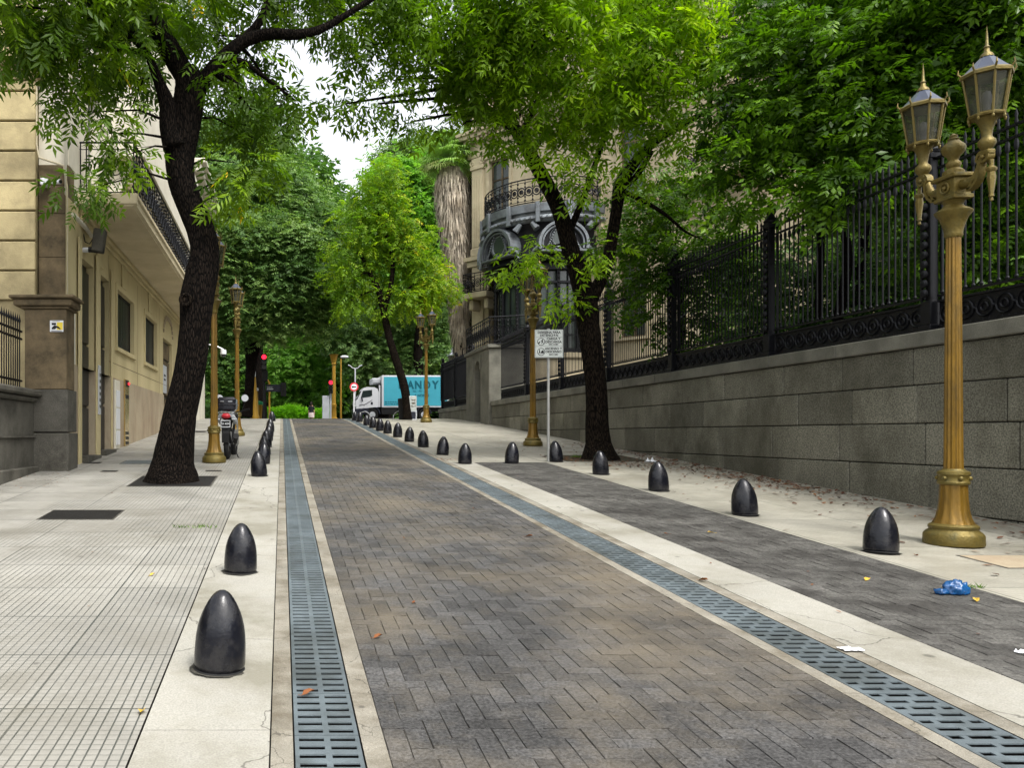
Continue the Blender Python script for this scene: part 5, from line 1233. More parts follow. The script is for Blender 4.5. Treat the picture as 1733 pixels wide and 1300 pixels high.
for s_, x, z, sz in (('DÁRSENA PARA', 0, .232, .066), ('DETENCIÓN', 0, .172, .066), ('CARGA Y', .09, .100, .066), ('DESCARGA', .09, .035, .066), ('MÁX. 15 MIN', .09, -.018, .034),
                     ('ASCENSO Y', .09, -.105, .066), ('DESCENSO', .09, -.170, .066), ('MÁX. 2 MIN', .09, -.228, .034)):
    text(s_, sz, M_['blackm'], pt_, (x, -.0535, zc+z), (pi/2, 0, 0), bold=.0022, ext=.001)

# ------------------------------------------------------------------ truck
TG = 2.60; ty = 56.0
tk = thing('box_truck', 'white cab box truck with turquoise lettered body crossing the end of the street', 'truck', (P(598, 700, ty).x, ty, TG)); s_ = ty/F
def tx(px): return (px-598)*s_
def tz(py): return EYE + (HY-py)*s_ - TG
m = MB(); D = 2.15
m.b(tx(646), tx(760), 0, D, tz(690), tz(635.5), .03); bx = m.build('cargo_box', M_['white'], tk)
m = MB(); m.b(tx(649.5), tx(757), -.012, -.001, tz(687), tz(638)); m.build('side_panel', M_['blue'], bx)
lx = [(668.5, 'H', 1.28), (693.5, 'A', 1), (706.5, 'N', 1), (721.5, 'D', 1), (735.5, 'Y', 1)]
for px, ch, k in lx:
    if ch == 'H': px = 680
    text(ch, .78*k*.95, M_['teal'], bx, (tx(px)+.05, -.022, tz(651.5)-.03+(.07 if k > 1 else 0)), (pi/2, 0, 0), bold=.032, ext=.004, sx=.86)
text('- Est. 1963 -', .17, M_['teal'], bx, (tx(707), -.02, tz(662.3)), (pi/2, 0, 0))
text('A NONES', .24, M_['teal'], bx, (tx(713.5), -.02, tz(669.7)), (pi/2, 0, 0), bold=.006)
m = MB()
for r_ in range(2):
    x = tx(651); 
    while x < tx(675): w = RNG.uniform(.06, .2); m.b(x, x+w, -.018, -.0125, tz(684.6)+r_*.13, tz(684.6)+r_*.13+.07); x += w+.05
m.build('small_print', M_['teal'], bx)
m = MB(); pts = [(tx(603), tz(692)), (tx(601.5), tz(683)), (tx(602), tz(678)), (tx(605), tz(676)), (tx(612), tz(662)), (tx(615.5), tz(656.5)), (tx(622), tz(655)), (tx(634), tz(655.5)), (tx(639), tz(658)), (tx(641), tz(664)), (tx(641), tz(689)), (tx(622), tz(690.5))]
m.prism(pts, (0, D), 'y'); cb_ = m.build('cab', M_['white'], tk)
m = MB(); m.prism([(tx(610.5), tz(674)), (tx(614), tz(661.5)), (tx(629.5), tz(660)), (tx(630), tz(669.5)), (tx(626), tz(671.5))], (-.012, -.002), 'y'); m.build('side_window', M_['truckglass'], cb_)
m = MB(); m.prism([(tx(604.7), tz(676)), (tx(611.6), tz(662)), (tx(612.2), tz(662)), (tx(606), tz(676))], (.1, D-.1), 'y'); 
for i in range(len(m.v)): m.v[i] = (m.v[i][0]-.03, m.v[i][1], m.v[i][2]+.01)
m.build('windscreen', M_['truckglass'], cb_)
m = MB(); m.tube([(tx(612), -.04, tz(672)), (tx(612.5), -.12, tz(675)), (tx(613), -.12, tz(680))], .05, 6); m.build('wing_mirror', M_['navy'], cb_)
m = MB(); m.b(tx(627.5), tx(631), -.014, -.002, tz(685), tz(680.5), .004); m.tube([(tx(608), -.012, tz(686)), (tx(616), -.014, tz(685.5)), (tx(624), -.014, tz(681)), (tx(630), -.012, tz(677))], .016, 5); m.build('door_handle', M_['navy'], cb_)
m = MB(); m.prism([(tx(600), tz(692)), (tx(623), tz(690.6)), (tx(625), tz(694)), (tx(621), tz(700)), (tx(601), tz(703)), (tx(599.5), tz(698))], (-.02, D+.02), 'y'); m.build('bumper', M_['navy'], tk)
m = MB(); m.b(tx(600.2), tx(603.5), -.03, .25, tz(691), tz(687.5), .02); m.build('headlight', M_['chrome'], tk)
m = MB(); m.b(tx(630), tx(645), .25, D-.25, tz(649.5), tz(639.5), .06); m.b(tx(632), tx(642), .2, .25, tz(647), tz(642)); m.build('fridge_unit', M_['greyw'], tk)
m = MB(); m.b(tx(641.3), tx(645.8), .15, D-.1, tz(690), tz(650)); m.b(tx(624), tx(758), .25, .5, tz(696), tz(690.3)); m.b(tx(624), tx(758), D-.5, D-.25, tz(696), tz(690.3)); m.b(tx(646), tx(672), .05, .5, tz(701), tz(691)); m.b(tx(684), tx(706), .05, .1, tz(702), tz(692)); m.build('chassis', M_['blackm'], tk)
m = MB(); m.tube([(tx(642.5), .05, tz(689)), (tx(642.5), .05, tz(652))], .05, 8); m.build('exhaust_stack', M_['white'], tk)
for px in (630.5, 717.5):
    for y in (.16, D-.16):
        m = MB(); r = .40; m.lathe([(.20,-.13),(r-.04,-.14),(r,-.10),(r,.10),(r-.04,.14),(.20,.13)], 28, c=(tx(px), y, r), axis='y', cap=False); w_ = m.build('wheel', M_['rubber'], tk, smooth=1)
        m = MB(); sgn = -1 if y < 1 else 1; m.lathe([(.0001,-.09*-sgn*-1),(.07,-.09*-sgn*-1),(.10,.02*sgn),(.19,.05*sgn),(.215,.13*sgn)], 20, c=(tx(px), y, r), axis='y'); m.build('rim', M_['greyw'], w_, smooth=1)
for px in (630.5, 717.5):
    m = MB(); m.ring((tx(px), .05, .42), .50, .05, 16, 6, 'y', .1, pi-.1); m.build('mudguard', M_['navy'], tk)

# ------------------------------------------------------------------ crest furniture
t = thing('utility_cabinet', 'narrow white and grey utility cabinet with scribbles beside the leaning tree', 'cabinet', ((697.5-CX)*38/F, 38, gz(38)))
m = MB(); m.b(-.19,.19,-.15,.15,.42,1.12,.02); m.build('upper_box', M_['signgrey'], t); m = MB(); m.b(-.195,.195,-.16,.16,-.02,.42,.01); m.build('base', M_['greyw'], t)
m = MB(); m.b(-.13,.14,-.167,-.161,.05,.38,.004); m.build('panel', M_['navy'], t)
m = MB()
for k in range(3): m.tube([(RNG.uniform(-.1,.15), -.155, .6+.15*k+RNG.uniform(0,.1)) for _ in range(6)], .008, 4)
m.build('graffiti_scribble', M_['stain'], t)
t = thing('waste_bin', 'small dark bin behind the foot of the leaning tree', 'bin', ((680.5-CX)*38.6/F, 38.6, gz(38.6)))
m = MB(); m.lathe([(.15,0),(.2,.9),(.21,.92),(.21,.96)], 16); m.build('body', M_['blackm'], t, smooth=1); m = MB(); m.lathe([(.215,.96),(.2,1.0),(.001,1.04)], 16); m.build('lid', M_['navy'], t, smooth=1)
def road_sign():
    t = thing('direction_sign', 'round red and white sign with black left arrow on a white pole', 'sign', ((599-CX)*37/F, 37, gz(37)))
    zc = P(0, 655, 37).z - gz(37)
    m = MB(); m.tube([(0,0,0),(0,0,zc+.2)], .028, 8); m.build('pole', M_['white'], t, smooth=1)
    m = MB(); m.tube([(0,-.04,zc),(0,-.05,zc)], .20, 28); dd = m.build('disc', M_['red'], t)
    m = MB(); m.tube([(0,-.0505,zc),(0,-.056,zc)], .135, 28); m.build('white_centre', M_['white'], dd)
    m = MB(); m.prism([(-.12,0),(-.04,.065),(-.04,.025),(.10,.025),(.10,-.025),(-.04,-.025),(-.04,-.065)], (-.060,-.0565), 'y', (0,0,zc)); m.build('arrow', M_['blackm'], dd)
road_sign()
def signal(px, py, Y, h_ok, label, yaw=0, lit=True, polem=None, base=None):
    zb = gz(Y) ; t = thing('traffic_light', label, 'traffic light', ((px-CX)*Y/F, Y, zb), yaw)
    zr = P(0, py, Y).z - zb; polem = polem or M_['blackm']
    m = MB(); m.tube([(0,0,0),(0,0,zr+.1)], .055, 8); m.build('pole', polem, t, smooth=1)
    m = MB(); m.b(-.14,.14,-.28,-.06,zr-.72,zr+.18,.02); hd_ = m.build('signal_head', M_['blackm'], t)
    for k in range(3):
        m = MB(); z = zr-.27*k; m.tube([(0,-.282,z),(0,-.295,z)], .125, 16); m.build('lens', M_['redlamp'] if (k == 0 and lit) else M_['dark'], hd_)
        m = MB(); m.lathe([(.115,-.26),(.12,-.45)], 14, c=(0,0,z), axis='y', a0=0, a1=pi, cap=False); m.build('visor', M_['greyw'], hd_, smooth=1)
    return t
s1 = signal(447, 605, 44, 0, 'traffic light showing red on a black pole by the left crest tree')
m = MB(); m.b(.1,.9,-.04,.0,1.45,1.85,.01); bd = m.build('street_name_board', M_['navy'], s1); m = MB(); m.b(.14,.5,-.046,-.041,1.58,1.62); m.b(.14,.45,-.046,-.041,1.68,1.71); m.build('board_line', M_['greyw'], bd)
m = MB(); m.b(.9,1.2,-.22,-.05,1.2,1.95,.02); bd = m.build('signal_head', M_['blackm'], s1)
m = MB(); m.b(-.1,.2,-.22,-.05,2.0,2.6,.02); m.build('signal_head', M_['blackm'], s1)
s2 = signal(559.5, 648, 54, 0, 'traffic light showing red beside the tall ochre column at the far crossing', polem=M_['greyw'])
m = MB(); m.b(-.55,-.08,-.1,.1,0.0,1.6,.02); m.build('control_box', M_['greyw'], s2)
# ochre columns
t = thing('ochre_column', 'tall ochre lamp column with plain capital at the far crossing', 'column', ((565-CX)*56/F, 56, gz(56)))
H_ = P(0, 600, 56).z - gz(56)
m = MB(); m.lathe([(.28,0),(.28,.15),(.2,.2),(.17,.9),(.2,.95),(.2,1.1),(.15,1.15),(.12,H_-.7)], 20, flute=.05); m.build('shaft', M_['ochre'], t, smooth=1)
m = MB(); m.lathe([(.12,H_-.7),(.19,H_-.66),(.13,H_-.6),(.17,H_-.5),(.28,H_-.05),(.34,H_)], 14); m.build('capital', M_['ochre'], t, smooth=1)
t = thing('light_pole', 'thin ochre pole with a small white lamp head at the far crossing', 'light pole', ((577-CX)*57/F, 57, gz(57)))
H_ = P(0, 607, 57).z - gz(57); m = MB(); m.tube([(0,0,0),(0,0,H_)], [.07,.05], 8); m.build('pole', M_['ochre'], t, smooth=1); m = MB(); m.sph((.25,0,H_+.12), .3, 10, 6, (1,.5,.35)); m.build('lamp_head', M_['white'], t, smooth=1)
t = thing('light_pole', 'slim grey pole with two curved arms above the round sign', 'light pole', ((601-CX)*58/F, 58, gz(58)))
H_ = P(0, 624, 58).z - gz(58); m = MB(); m.tube([(0,0,0),(0,0,H_)], .05, 8); m.build('pole', M_['greyw'], t, smooth=1)
for s in (-1, 1): m = MB(); m.tube([(0,0,H_),(s*.2,0,H_+.05),(s*.35,0,H_+.2),(s*.5,0,H_+.25)], .035, 6); m.build('arm', M_['greyw'], t, smooth=1)
t = thing('tapered_post', 'wide tapering ochre post standing behind the left crest tree', 'post', ((431.5-CX)*43/F, 43, gz(43)))
H_ = P(0, 638, 43).z - gz(43); m = MB(); m.lathe([(.24,0),(.24,.12),(.19,.2),(.05,H_)], 12); m.build('shaft', M_['ochre'], t, smooth=1); m = MB(); m.tube([(0,0,H_),(0,0,H_+.5)], .04, 8); m.build('tip', M_['greyw'], t)
t = thing('globe_post', 'short ochre post with a white globe beside the tapering post', 'post', ((435-CX)*45/F, 45, gz(45)))
H_ = P(0, 662, 45).z - gz(45); m = MB(); m.tube([(0,0,0),(0,0,H_)], [.1,.05], 8); m.build('shaft', M_['ochre'], t, smooth=1); m = MB(); m.sph((0,0,H_+.08), .1, 10, 7); m.build('globe', M_['white'], t, smooth=1)
t = thing('waste_bin', 'small green bin by the foot of the left crest tree', 'bin', ((438.5-CX)*46/F, 46, gz(46)))
m = MB(); m.lathe([(.15,0),(.2,.75),(.22,.78)], 12); m.build('body', M_['ochre'], t, smooth=1); m = MB(); m.lathe([(.23,.78),(.22,.95),(.05,1.0)], 12); m.build('lid', M_['green'], t, smooth=1)
t = thing('light_pole', 'thin yellow pole beyond the hedge under the left traffic light', 'light pole', ((456-CX)*62/F, 62, gz(62)))
m = MB(); m.tube([(0,0,0),(0,0,3.2),(-.1,0,3.4),(-.3,0,3.42)], .07, 8); m.build('pole', M_['ochre'], t, smooth=1); m = MB(); m.sph((-.35,0,3.38), .16, 8, 6, (1.4,.7,.5)); m.build('lamp_head', M_['ochre'], t, smooth=1)

# ------------------------------------------------------------------ pedestrian (small, far)
def skin_body(name, verts, edges, rad, mat_, parent, sub=2):
    me = bpy.data.meshes.new(name); me.from_pydata(verts, edges, []); o = bpy.data.objects.new(name, me); COL.objects.link(o)
    sk = o.modifiers.new('skin', 'SKIN'); 
    if not me.skin_vertices: 
        bpy.context.view_layer.objects.active = o
    for i, r in enumerate(rad):
        me.skin_vertices[0].data[i].radius = (r, r) if not hasattr(r, '__len__') else r
    me.skin_vertices[0].data[0].use_root = True
    ss = o.modifiers.new('sub', 'SUBSURF'); ss.levels = sub; ss.render_levels = sub
    bpy.context.view_layer.update()
    m2 = bpy.data.meshes.new_from_object(o.evaluated_get(bpy.context.evaluated_depsgraph_get())); bpy.data.objects.remove(o)
    m2.materials.clear(); m2.materials.append(mat_); m2.polygons.foreach_set('use_smooth', [True]*len(m2.polygons))
    o = bpy.data.objects.new(name, m2); COL.objects.link(o)
    if parent: o.parent = parent
    return o
pe = thing('person', 'distant person in black top and pale shorts standing at the hedge end', 'person', ((527-CX)*62/F, 62, gz(62)), radians(160))
V_ = [(0,0,.92),(0,0,1.1),(0,.01,1.3),(0,.01,1.42),(0,.0,1.5),(0,-.01,1.58),(0,-.02,1.66),
      (.17,0,1.38),(.22,.0,1.12),(.24,-.08,.88),(.25,-.12,.80),(-.17,0,1.38),(-.22,.02,1.12),(-.23,-.04,.88),(-.23,-.07,.79),
      (.09,0,.86),(.10,-.06,.48),(.10,.04,.08),(.10,-.10,.04),(-.09,0,.86),(-.10,.04,.48),(-.11,.12,.09),(-.11,-.02,.04)]
E_ = [(0,1),(1,2),(2,3),(3,4),(4,5),(5,6),(3,7),(7,8),(8,9),(9,10),(3,11),(11,12),(12,13),(13,14),(0,15),(15,16),(16,17),(17,18),(0,19),(19,20),(20,21),(21,22)]
Rr = [(.15,.11),(.12,.09),(.15,.10),(.10,.08),.055,.085,.085,.06,.042,.032,.035,.06,.042,.032,.035,.09,.06,.038,.04,.09,.06,.038,.04]
try:
    skin_body('body', V_, E_, Rr, M_['skin'], pe)
except Exception as ex:
    print('skin failed', ex)
    m = MB(); m.tube([(0,0,.9),(0,0,1.4),(0,0,1.5),(0,0,1.7)], [.14,.15,.06,.09], 10); m.build('body', M_['skin'], pe, smooth=1)
m = MB(); m.lathe([(.20,.88),(.17,1.05),(.155,1.15),(.195,1.32),(.17,1.42),(.07,1.47)], 16, cap=False)
for i in range(len(m.v)): m.v[i] = (m.v[i][0], m.v[i][1]*.75, m.v[i][2])
for s in (-1, 1): m.tube([(s*.13,0,1.40),(s*.19,0,1.32),(s*.225,.01,1.16)], [.07,.068,.06], 10)
m.build('top', M_['shirt'], pe, smooth=1)
m = MB(); m.lathe([(.195,.95),(.22,.85),(.24,.58)], 16, cap=False)
for i in range(len(m.v)): m.v[i] = (m.v[i][0], m.v[i][1]*.75, m.v[i][2])
m.build('skirt', M_['skirt'], pe, smooth=1)
m = MB(); m.sph((0,.015,1.665), .115, 12, 8, (.95,1,1.05)); m.sph((0,.08,1.55), .08, 10, 7, (1,.7,1.4)); m.build('hair', M_['hair'], pe, smooth=1)

# ------------------------------------------------------------------ trees
T = lambda l, Y: ([P(a, b_, Y) for a, b_, _ in l], [r*Y/F for _, _, r in l])
# left tree
mainL = T([(290,822,50),(291,806,43),(293,780,34),(299,740,30),(305,700,27),(316,650,25.5),(325,600,25.5),(331,550,25),(334,505,28),(341,465,27),(346,430,24),(341,395,23),(326,355,22),(309,310,22),(304,270,24),(308,230,27),(316,190,26),(322,150,25),(315,118,20)], 13.46)
l1 = T([(315,130,18),(290,88,18),(266,48,17),(240,10,16),(205,-60,16),(170,-150,11)], 13.46)
l2 = T([(328,160,16),(352,128,13),(378,98,12),(412,70,10.5),(455,57,9),(505,58,8),(545,48,6.5),(590,22,5),(640,-10,5)], 13.46)
l3 = T([(296,250,20),(287,215,17),(284,180,14),(270,140,9),(250,90,6)], 13.3)
l4 = T([(405,75,8),(440,35,7),(455,-10,6),(450,-70,4)], 13.7)
bL = [PB(20,10,11.5,.95),PB(95,-10,12,1.05),PB(60,85,12,.45),PB(180,40,12.6,1.0),PB(135,115,12.6,.5),PB(215,90,14.4,.55),PB(128,190,12.5,.32),PB(185,225,12.5,.34),PB(225,175,13.9,.36),PB(148,320,12.3,.12,2),PB(215,262,12.6,.2,1.2),
      PB(265,20,15,.8),PB(345,5,14.8,.8),PB(402,140,13.2,.42),PB(435,90,14.4,.42),PB(425,185,13.8,.45),PB(390,210,14.1,.4),PB(432,235,13.8,.38),PB(398,275,13.4,.28),PB(440,290,13.6,.2),PB(370,60,14.5,.7),
      PB(505,0,14.2,.5),PB(455,140,14.2,.3),PB(500,170,13.8,.14),PB(480,-60,14,1.2),PB(250,-80,13,1.5),PB(60,-100,12,1.3),PB(385,325,13.2,.12),PB(560,60,14.4,.45)]
tree('street_tree', 'big dark leaning ash tree with a pruned knot on the left pavement', (P(290,815,13.46).x, 13.46, gz(13.46)-.02), [mainL, l1, l2, l3, l4], bL, G_NEAR, M_['bark'], SP_NEAR, dens=31, per=9, sig=.17, seed=3, droop=.45, bump=.035, nside=28, group='street trees')
bpy.data.objects['street_tree']
kn = MB(); c = P(314, 507, 13.46-.30); kn.ring((c.x, c.y, c.z), .085, .028, 16, 8, 'y'); kn.sph((c.x, c.y+.03, c.z), .075, 12, 8, (1,.5,1))
kn.build('pruned_knot', M_['bark2'], bpy.data.objects['street_tree'], smooth=1, off=tuple(bpy.data.objects['street_tree'].location))
# right tree
Y2 = 17.4
mainR = T([(1015,786,36),(1014,772,28),(1013,750,20),(1011,720,18),(1010,680,17),(1007,640,16.5),(1002,600,16.5),(997,560,17),(993,525,18.5),(988,495,17),(978,460,15),(965,420,13.5),(956,385,13),(944,350,12),(925,312,11.5),(903,272,11),(884,238,10),(862,200,9),(840,160,8),(806,115,6),(770,60,5)], Y2)
r1 = T([(1000,505,12),(1018,472,10),(1030,435,9.5),(1037,395,9),(1044,350,9),(1050,312,11),(1062,292,9),(1085,262,8),(1112,236,7),(1150,214,6),(1200,185,4),(1260,150,3)], Y2)
r2 = T([(1052,318,6),(1075,300,5),(1090,278,4.5),(1104,256,3)], Y2-.1)
r3 = T([(1050,322,4.5),(1085,338,3.6),(1125,362,2.8),(1160,392,1.8),(1190,405,.9)], Y2)
r4 = T([(880,232,6),(905,180,5),(935,120,4),(970,40,3)], Y2)
r5 = T([(840,160,6),(780,110,5.5),(720,70,5),(640,30,4)], Y2-.6)
r6 = T([(960,400,6),(985,340,5),(1010,270,4.5),(1040,180,3.5)], Y2)
bR = [PB(560,-5,15,.65,.55),PB(620,15,15,.62,.55),PB(690,75,15.2,.62,.55),PB(605,80,15,.14),PB(665,135,15.2,.22,.55),PB(722,140,15.6,.5,.55),PB(745,50,15,1.1,.55),PB(815,35,15.4,1.2),PB(820,140,15.6,.75),PB(790,205,15.8,.28),PB(880,80,15.5,1.1),
      PB(890,180,15.8,.75),PB(935,45,15,1.3),PB(1000,120,15.6,1.1),PB(1060,40,15.5,1.3),PB(950,245,16,.62),PB(1045,190,16.2,.8),PB(1120,110,16.2,1.05),PB(1150,205,16.6,.6),PB(1000,300,16.6,.45),PB(1110,20,16,1.2),
      PB(905,425,16.9,.12),PB(880,450,16.9,.10),PB(958,512,17.3,.05),PB(1005,430,16.6,.16),PB(700,10,15,1.0,.55),PB(1180,40,16.5,.9),PB(860,225,16,.24),PB(640,-60,15,1.2),PB(900,-80,15,1.6),PB(1100,-80,16,1.4),
      PB(640,175,15.0,.10,3),PB(585,175,15.0,.08,4),PB(700,205,15.5,.14,2),PB(690,30,15.0,.6,.55),PB(1200,130,16.8,.55),PB(870,25,15,1.0),PB(1080,290,17,.35),PB(990,195,16,.6)]
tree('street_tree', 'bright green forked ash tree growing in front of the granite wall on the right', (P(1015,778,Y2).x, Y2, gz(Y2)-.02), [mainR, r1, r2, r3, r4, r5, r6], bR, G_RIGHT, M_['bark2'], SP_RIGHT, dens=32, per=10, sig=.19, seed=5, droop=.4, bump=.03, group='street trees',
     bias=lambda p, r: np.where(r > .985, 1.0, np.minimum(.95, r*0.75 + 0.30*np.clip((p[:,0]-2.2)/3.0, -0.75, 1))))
# garden trees behind the fence (overhanging it)
def gt(label, stems, blobs, seed, leaf=G_GARD, dens=40, name='garden_tree', per=13, sig=.2, tm=SP_BROAD, sc=(.8,1.25)):
    b_ = stems[0][0][0]
    return tree(name, label, (b_.x, b_.y, 2.85), stems, blobs, leaf, M_['bark'], tm, dens=dens, per=per, sig=sig, seed=seed, droop=.3, scale=sc, bump=.02, nside=8, group='garden trees behind the fence')
gt('dense garden tree with thin stems spilling over the fence left of the big lamp', [T([(1425,640,10),(1420,540,8),(1435,440,7),(1420,340,6),(1400,200,4)], 14.5), T([(1440,640,9),(1455,520,8),(1462,400,7),(1480,250,5)], 14.6), T([(1395,640,6),(1385,520,5),(1390,400,5),(1370,250,4)], 14.8)],
   [PB(1260,300,14.2,.7),PB(1330,230,14,.8),PB(1300,120,14.5,.9),PB(1400,60,14,.9),PB(1420,180,13.5,.9),PB(1480,280,12.4,.55),PB(1440,310,12.6,.42),PB(1380,330,13,.42),PB(1240,200,15,.6),PB(1360,20,15,.9),PB(1500,100,13,.95),PB(1500,200,12.6,.8),PB(1215,60,16,.5),PB(1290,20,16,.5)], 21, per=15)
gt('dense dark garden tree behind the big double lamp and the fence', [T([(1640,640,9),(1650,480,8),(1640,300,6),(1620,100,4)], 12.6), T([(1720,640,9),(1725,420,7),(1720,200,5)], 12.4)],
   [PB(1600,40,12.6,1.1),PB(1700,60,12,1.2),PB(1600,170,12.6,.95),PB(1700,190,12.3,.95),PB(1760,100,12,1.2),PB(1560,280,12.6,.6),PB(1640,320,12.6,.7),PB(1740,320,12.3,.9),PB(1540,0,13.5,1.0),PB(1650,-60,12.5,1.2),PB(1480,-30,14,1.1),PB(1700,430,12.3,.7),PB(1630,440,12.5,.55)], 22, per=15)
gt('low leafy garden shrub behind the fence between the right tree and the iron post', [T([(1150,620,6),(1155,520,5),(1140,440,4)], 19.5)],
   [PB(1070,330,19.5,.45),PB(1110,300,19.5,.4),PB(1050,400,18.8,.5),PB(1100,360,19,.5),PB(1250,450,17.2,.55),PB(1150,560,18.6,.45),PB(1230,600,17.4,.45),PB(1080,520,19,.35),PB(1190,420,18,.5),PB(1090,420,18.6,.55),PB(1140,370,18.8,.6),PB(1180,450,18.4,.7),PB(1110,480,18.4,.5),PB(1230,400,17.6,.5),PB(1200,520,18.6,.6),PB(1160,300,19,.45),PB(1060,470,18.6,.35),PB(1230,350,17,.35)], 23, per=13, name='garden_shrub')
gt('shrubs filling the ground behind the fence bars left of the big lamp', [T([(1350,640,5),(1350,560,4)], 16.5)],
   [PB(1290,470,16.5,.6),PB(1290,600,16.4,.5),PB(1400,480,15.5,.6),PB(1400,620,15,.5),PB(1240,560,17,.6),PB(1340,540,16,.7),PB(1400,560,15.4,.6),PB(1500,520,14.5,.8),PB(1450,570,14.8,.6),PB(1580,480,13.6,.8),PB(1690,520,12.4,.6),PB(1620,540,13,.6),PB(1350,440,16,.5),PB(1500,420,14.5,.6)], 24, G_FAR, 42, name='garden_shrub', per=13)
gt('deep dark garden thicket in front of the mansion on the right', [T([(1500,640,8),(1500,400,6),(1500,200,5)], 18), T([(1600,640,8),(1590,300,6)], 18), T([(1700,640,8),(1690,300,6)], 17)],
   [PB(1400,150,19,1.6),PB(1520,250,18,1.6),PB(1620,150,18,1.8),PB(1720,300,17,1.6),PB(1560,420,18,1.5),PB(1700,480,17,1.4),PB(1450,20,19,1.7),PB(1600,0,18,1.7),PB(1720,80,17,1.7),PB(1460,370,18.5,1.0),PB(1800,200,16,1.8)], 25, G_FAR, 26, per=12, sig=.35, tm=SP_MID, sc=(1.2,1.8))

# middle street trees
tree('street_tree', 'slim leaning tree with yellow-green crown in front of the truck', (P(690,706,38).x, 38, gz(38)), [T([(690,710,9),(689,690,7),(684,655,7),(672,615,6.5),(660,575,6),(652,540,6),(648,520,5.5),(640,490,5),(625,460,4),(610,430,3)], 38), T([(650,525,4.5),(662,480,4),(664,440,3.5),(655,400,3),(640,360,2)], 38), T([(652,540,3),(680,500,2.5),(715,470,2)], 38)],
     [PB(625,335,38,1.1),PB(605,375,38,.9),PB(665,365,38,1.2),PB(635,400,38.5,1.2),PB(592,430,38,1.0),PB(700,420,38,1.1),PB(660,445,38.8,1.0),PB(600,475,38,.9),PB(575,465,38,.6),PB(720,465,38.5,1.1),PB(745,480,39,.9),PB(590,510,38,.7),PB(690,510,38,.9),PB(645,515,38.5,.8),PB(650,300,38,.9),PB(730,500,38.5,.7)],
     G_YEL, M_['bark2'], SP_MID, dens=25, per=10, sig=.28, seed=8, droop=.3, scale=(.95, 1.5), bump=.04, group='street trees', bias=lambda p, r: r + .12*np.clip((p[:,0]-4.9)/2, -1, 1), nside=14)
tree('street_tree', 'dark forked tree at the left end of the street beside the red traffic light', (P(420,704,43).x, 43, gz(43)), [T([(418,706,12),(420,690,9),(422,660,8),(424,630,8),(430,600,8),(440,570,6),(455,545,4)], 43), T([(424,625,7),(420,590,6),(418,550,4)], 43), T([(432,600,5),(425,575,5),(430,545,3)], 43)],
     [PB(380,480,42,2.2),PB(420,420,42,2.4),PB(480,440,42,2.2),PB(460,500,42,1.9),PB(390,400,43,2.2),PB(520,480,43,2.0),PB(560,440,44,1.9),PB(400,340,44,2.2),PB(450,330,44,2.3),PB(500,380,44,2.2),PB(550,400,45,1.8),PB(390,540,42,1.2),PB(450,550,42,1.0),PB(530,530,43,1.2),PB(580,480,44,1.2),PB(370,560,43,1.0)],
     G_DARK, M_['bark'], SP_BROAD, dens=30, per=16, sig=.42, seed=9, droop=.12, scale=(1.3, 2.1), bump=.05, group='street trees', nside=14, leafflat=.9)
def farT(label, px, Y, blobs, seed, leaf, dens=14, per=12, name='park_tree', sc=(1.0,1.5), tm=SP_FAR, ff=.5, r=9, sig=.6):
    b_ = P(px, 710, Y)
    return tree(name, label, (b_.x, Y, gz(Y)), [T([(px,725,r*1.3),(px+2,680,r),(px-3,600,r*.85),(px+4,500,r*.6),(px,420,r*.4)], Y)], blobs, leaf, M_['bark'], tm, dens=dens, per=per, sig=sig, seed=seed, droop=.15, scale=sc, bump=.05, group='park trees beyond the crossing', nside=10, twigs=True, leafflat=ff)
farT('tall dark conical evergreen rising at the left above the street', 440, 58, [PB(440,230,58,2.6),PB(400,260,58,2.6),PB(452,290,58,2.2),PB(430,310,57,3.2),PB(498,342,58,2.1),PB(380,320,58,2.8),PB(530,385,58,1.9),PB(470,370,57,3),PB(570,400,59,2),PB(430,180,58,1.3),PB(462,262,58,.9),PB(410,410,57,3),PB(350,250,58,2.4)], 31, G_DARK, dens=13, per=15, tm=SP_BROAD, sc=(1.9,2.9), ff=.8)
farT('pale feathery green tree at the right behind the palm', 710, 62, [PB(700,330,62,2.4),PB(740,330,62,2.4),PB(720,380,61,2.6),PB(670,310,63,2),PB(750,400,62,2.2),PB(700,430,61,2.4),PB(760,300,63,1.8),PB(720,300,63,1.7)], 32, G_LIGHT, dens=14, per=14, tm=SP_MID, sc=(2.0,3.0))
farT('dark bushy tree top left of the palm against the sky', 690, 78, [PB(680,275,78,2.0),PB(710,262,78,2.2),PB(660,300,78,1.6),PB(740,270,78,1.8)], 33, G_DARK, dens=16, per=14, tm=SP_MID, sc=(2.2,3.2))
farT('broad mid-green park tree behind the truck cab', 640, 66, [PB(620,600,64,1.8),PB(660,560,65,2.4),PB(700,580,65,2.4),PB(720,620,64,2),PB(640,620,64,1.6),PB(590,560,66,2.2),PB(740,560,66,2.4),PB(680,620,64,1.5),PB(760,640,64,1.5)], 34, G_DARK, dens=15, per=14, tm=SP_BROAD, sc=(2,2.9), r=14)
farT('weeping green park tree right of the left traffic light', 520, 72, [PB(500,560,70,2.2),PB(540,570,70,2.2),PB(480,600,70,1.8),PB(520,620,70,2),PB(560,610,71,1.8),PB(460,640,70,1.5),PB(540,660,71,1.6),PB(500,670,71,1.6)], 35, G_LIGHT, dens=10, per=13, tm=SP_BROAD, sc=(2,2.8))
farT('dark park tree behind the far crossing beside the ochre column', 580, 80, [PB(570,620,78,2.6),PB(600,660,78,2.4),PB(560,680,78,2),PB(610,600,78,2.6),PB(560,540,80,3),PB(620,540,80,3)], 36, G_FAR, dens=12, per=13, tm=SP_BROAD, sc=(2.2,3.2), r=18)
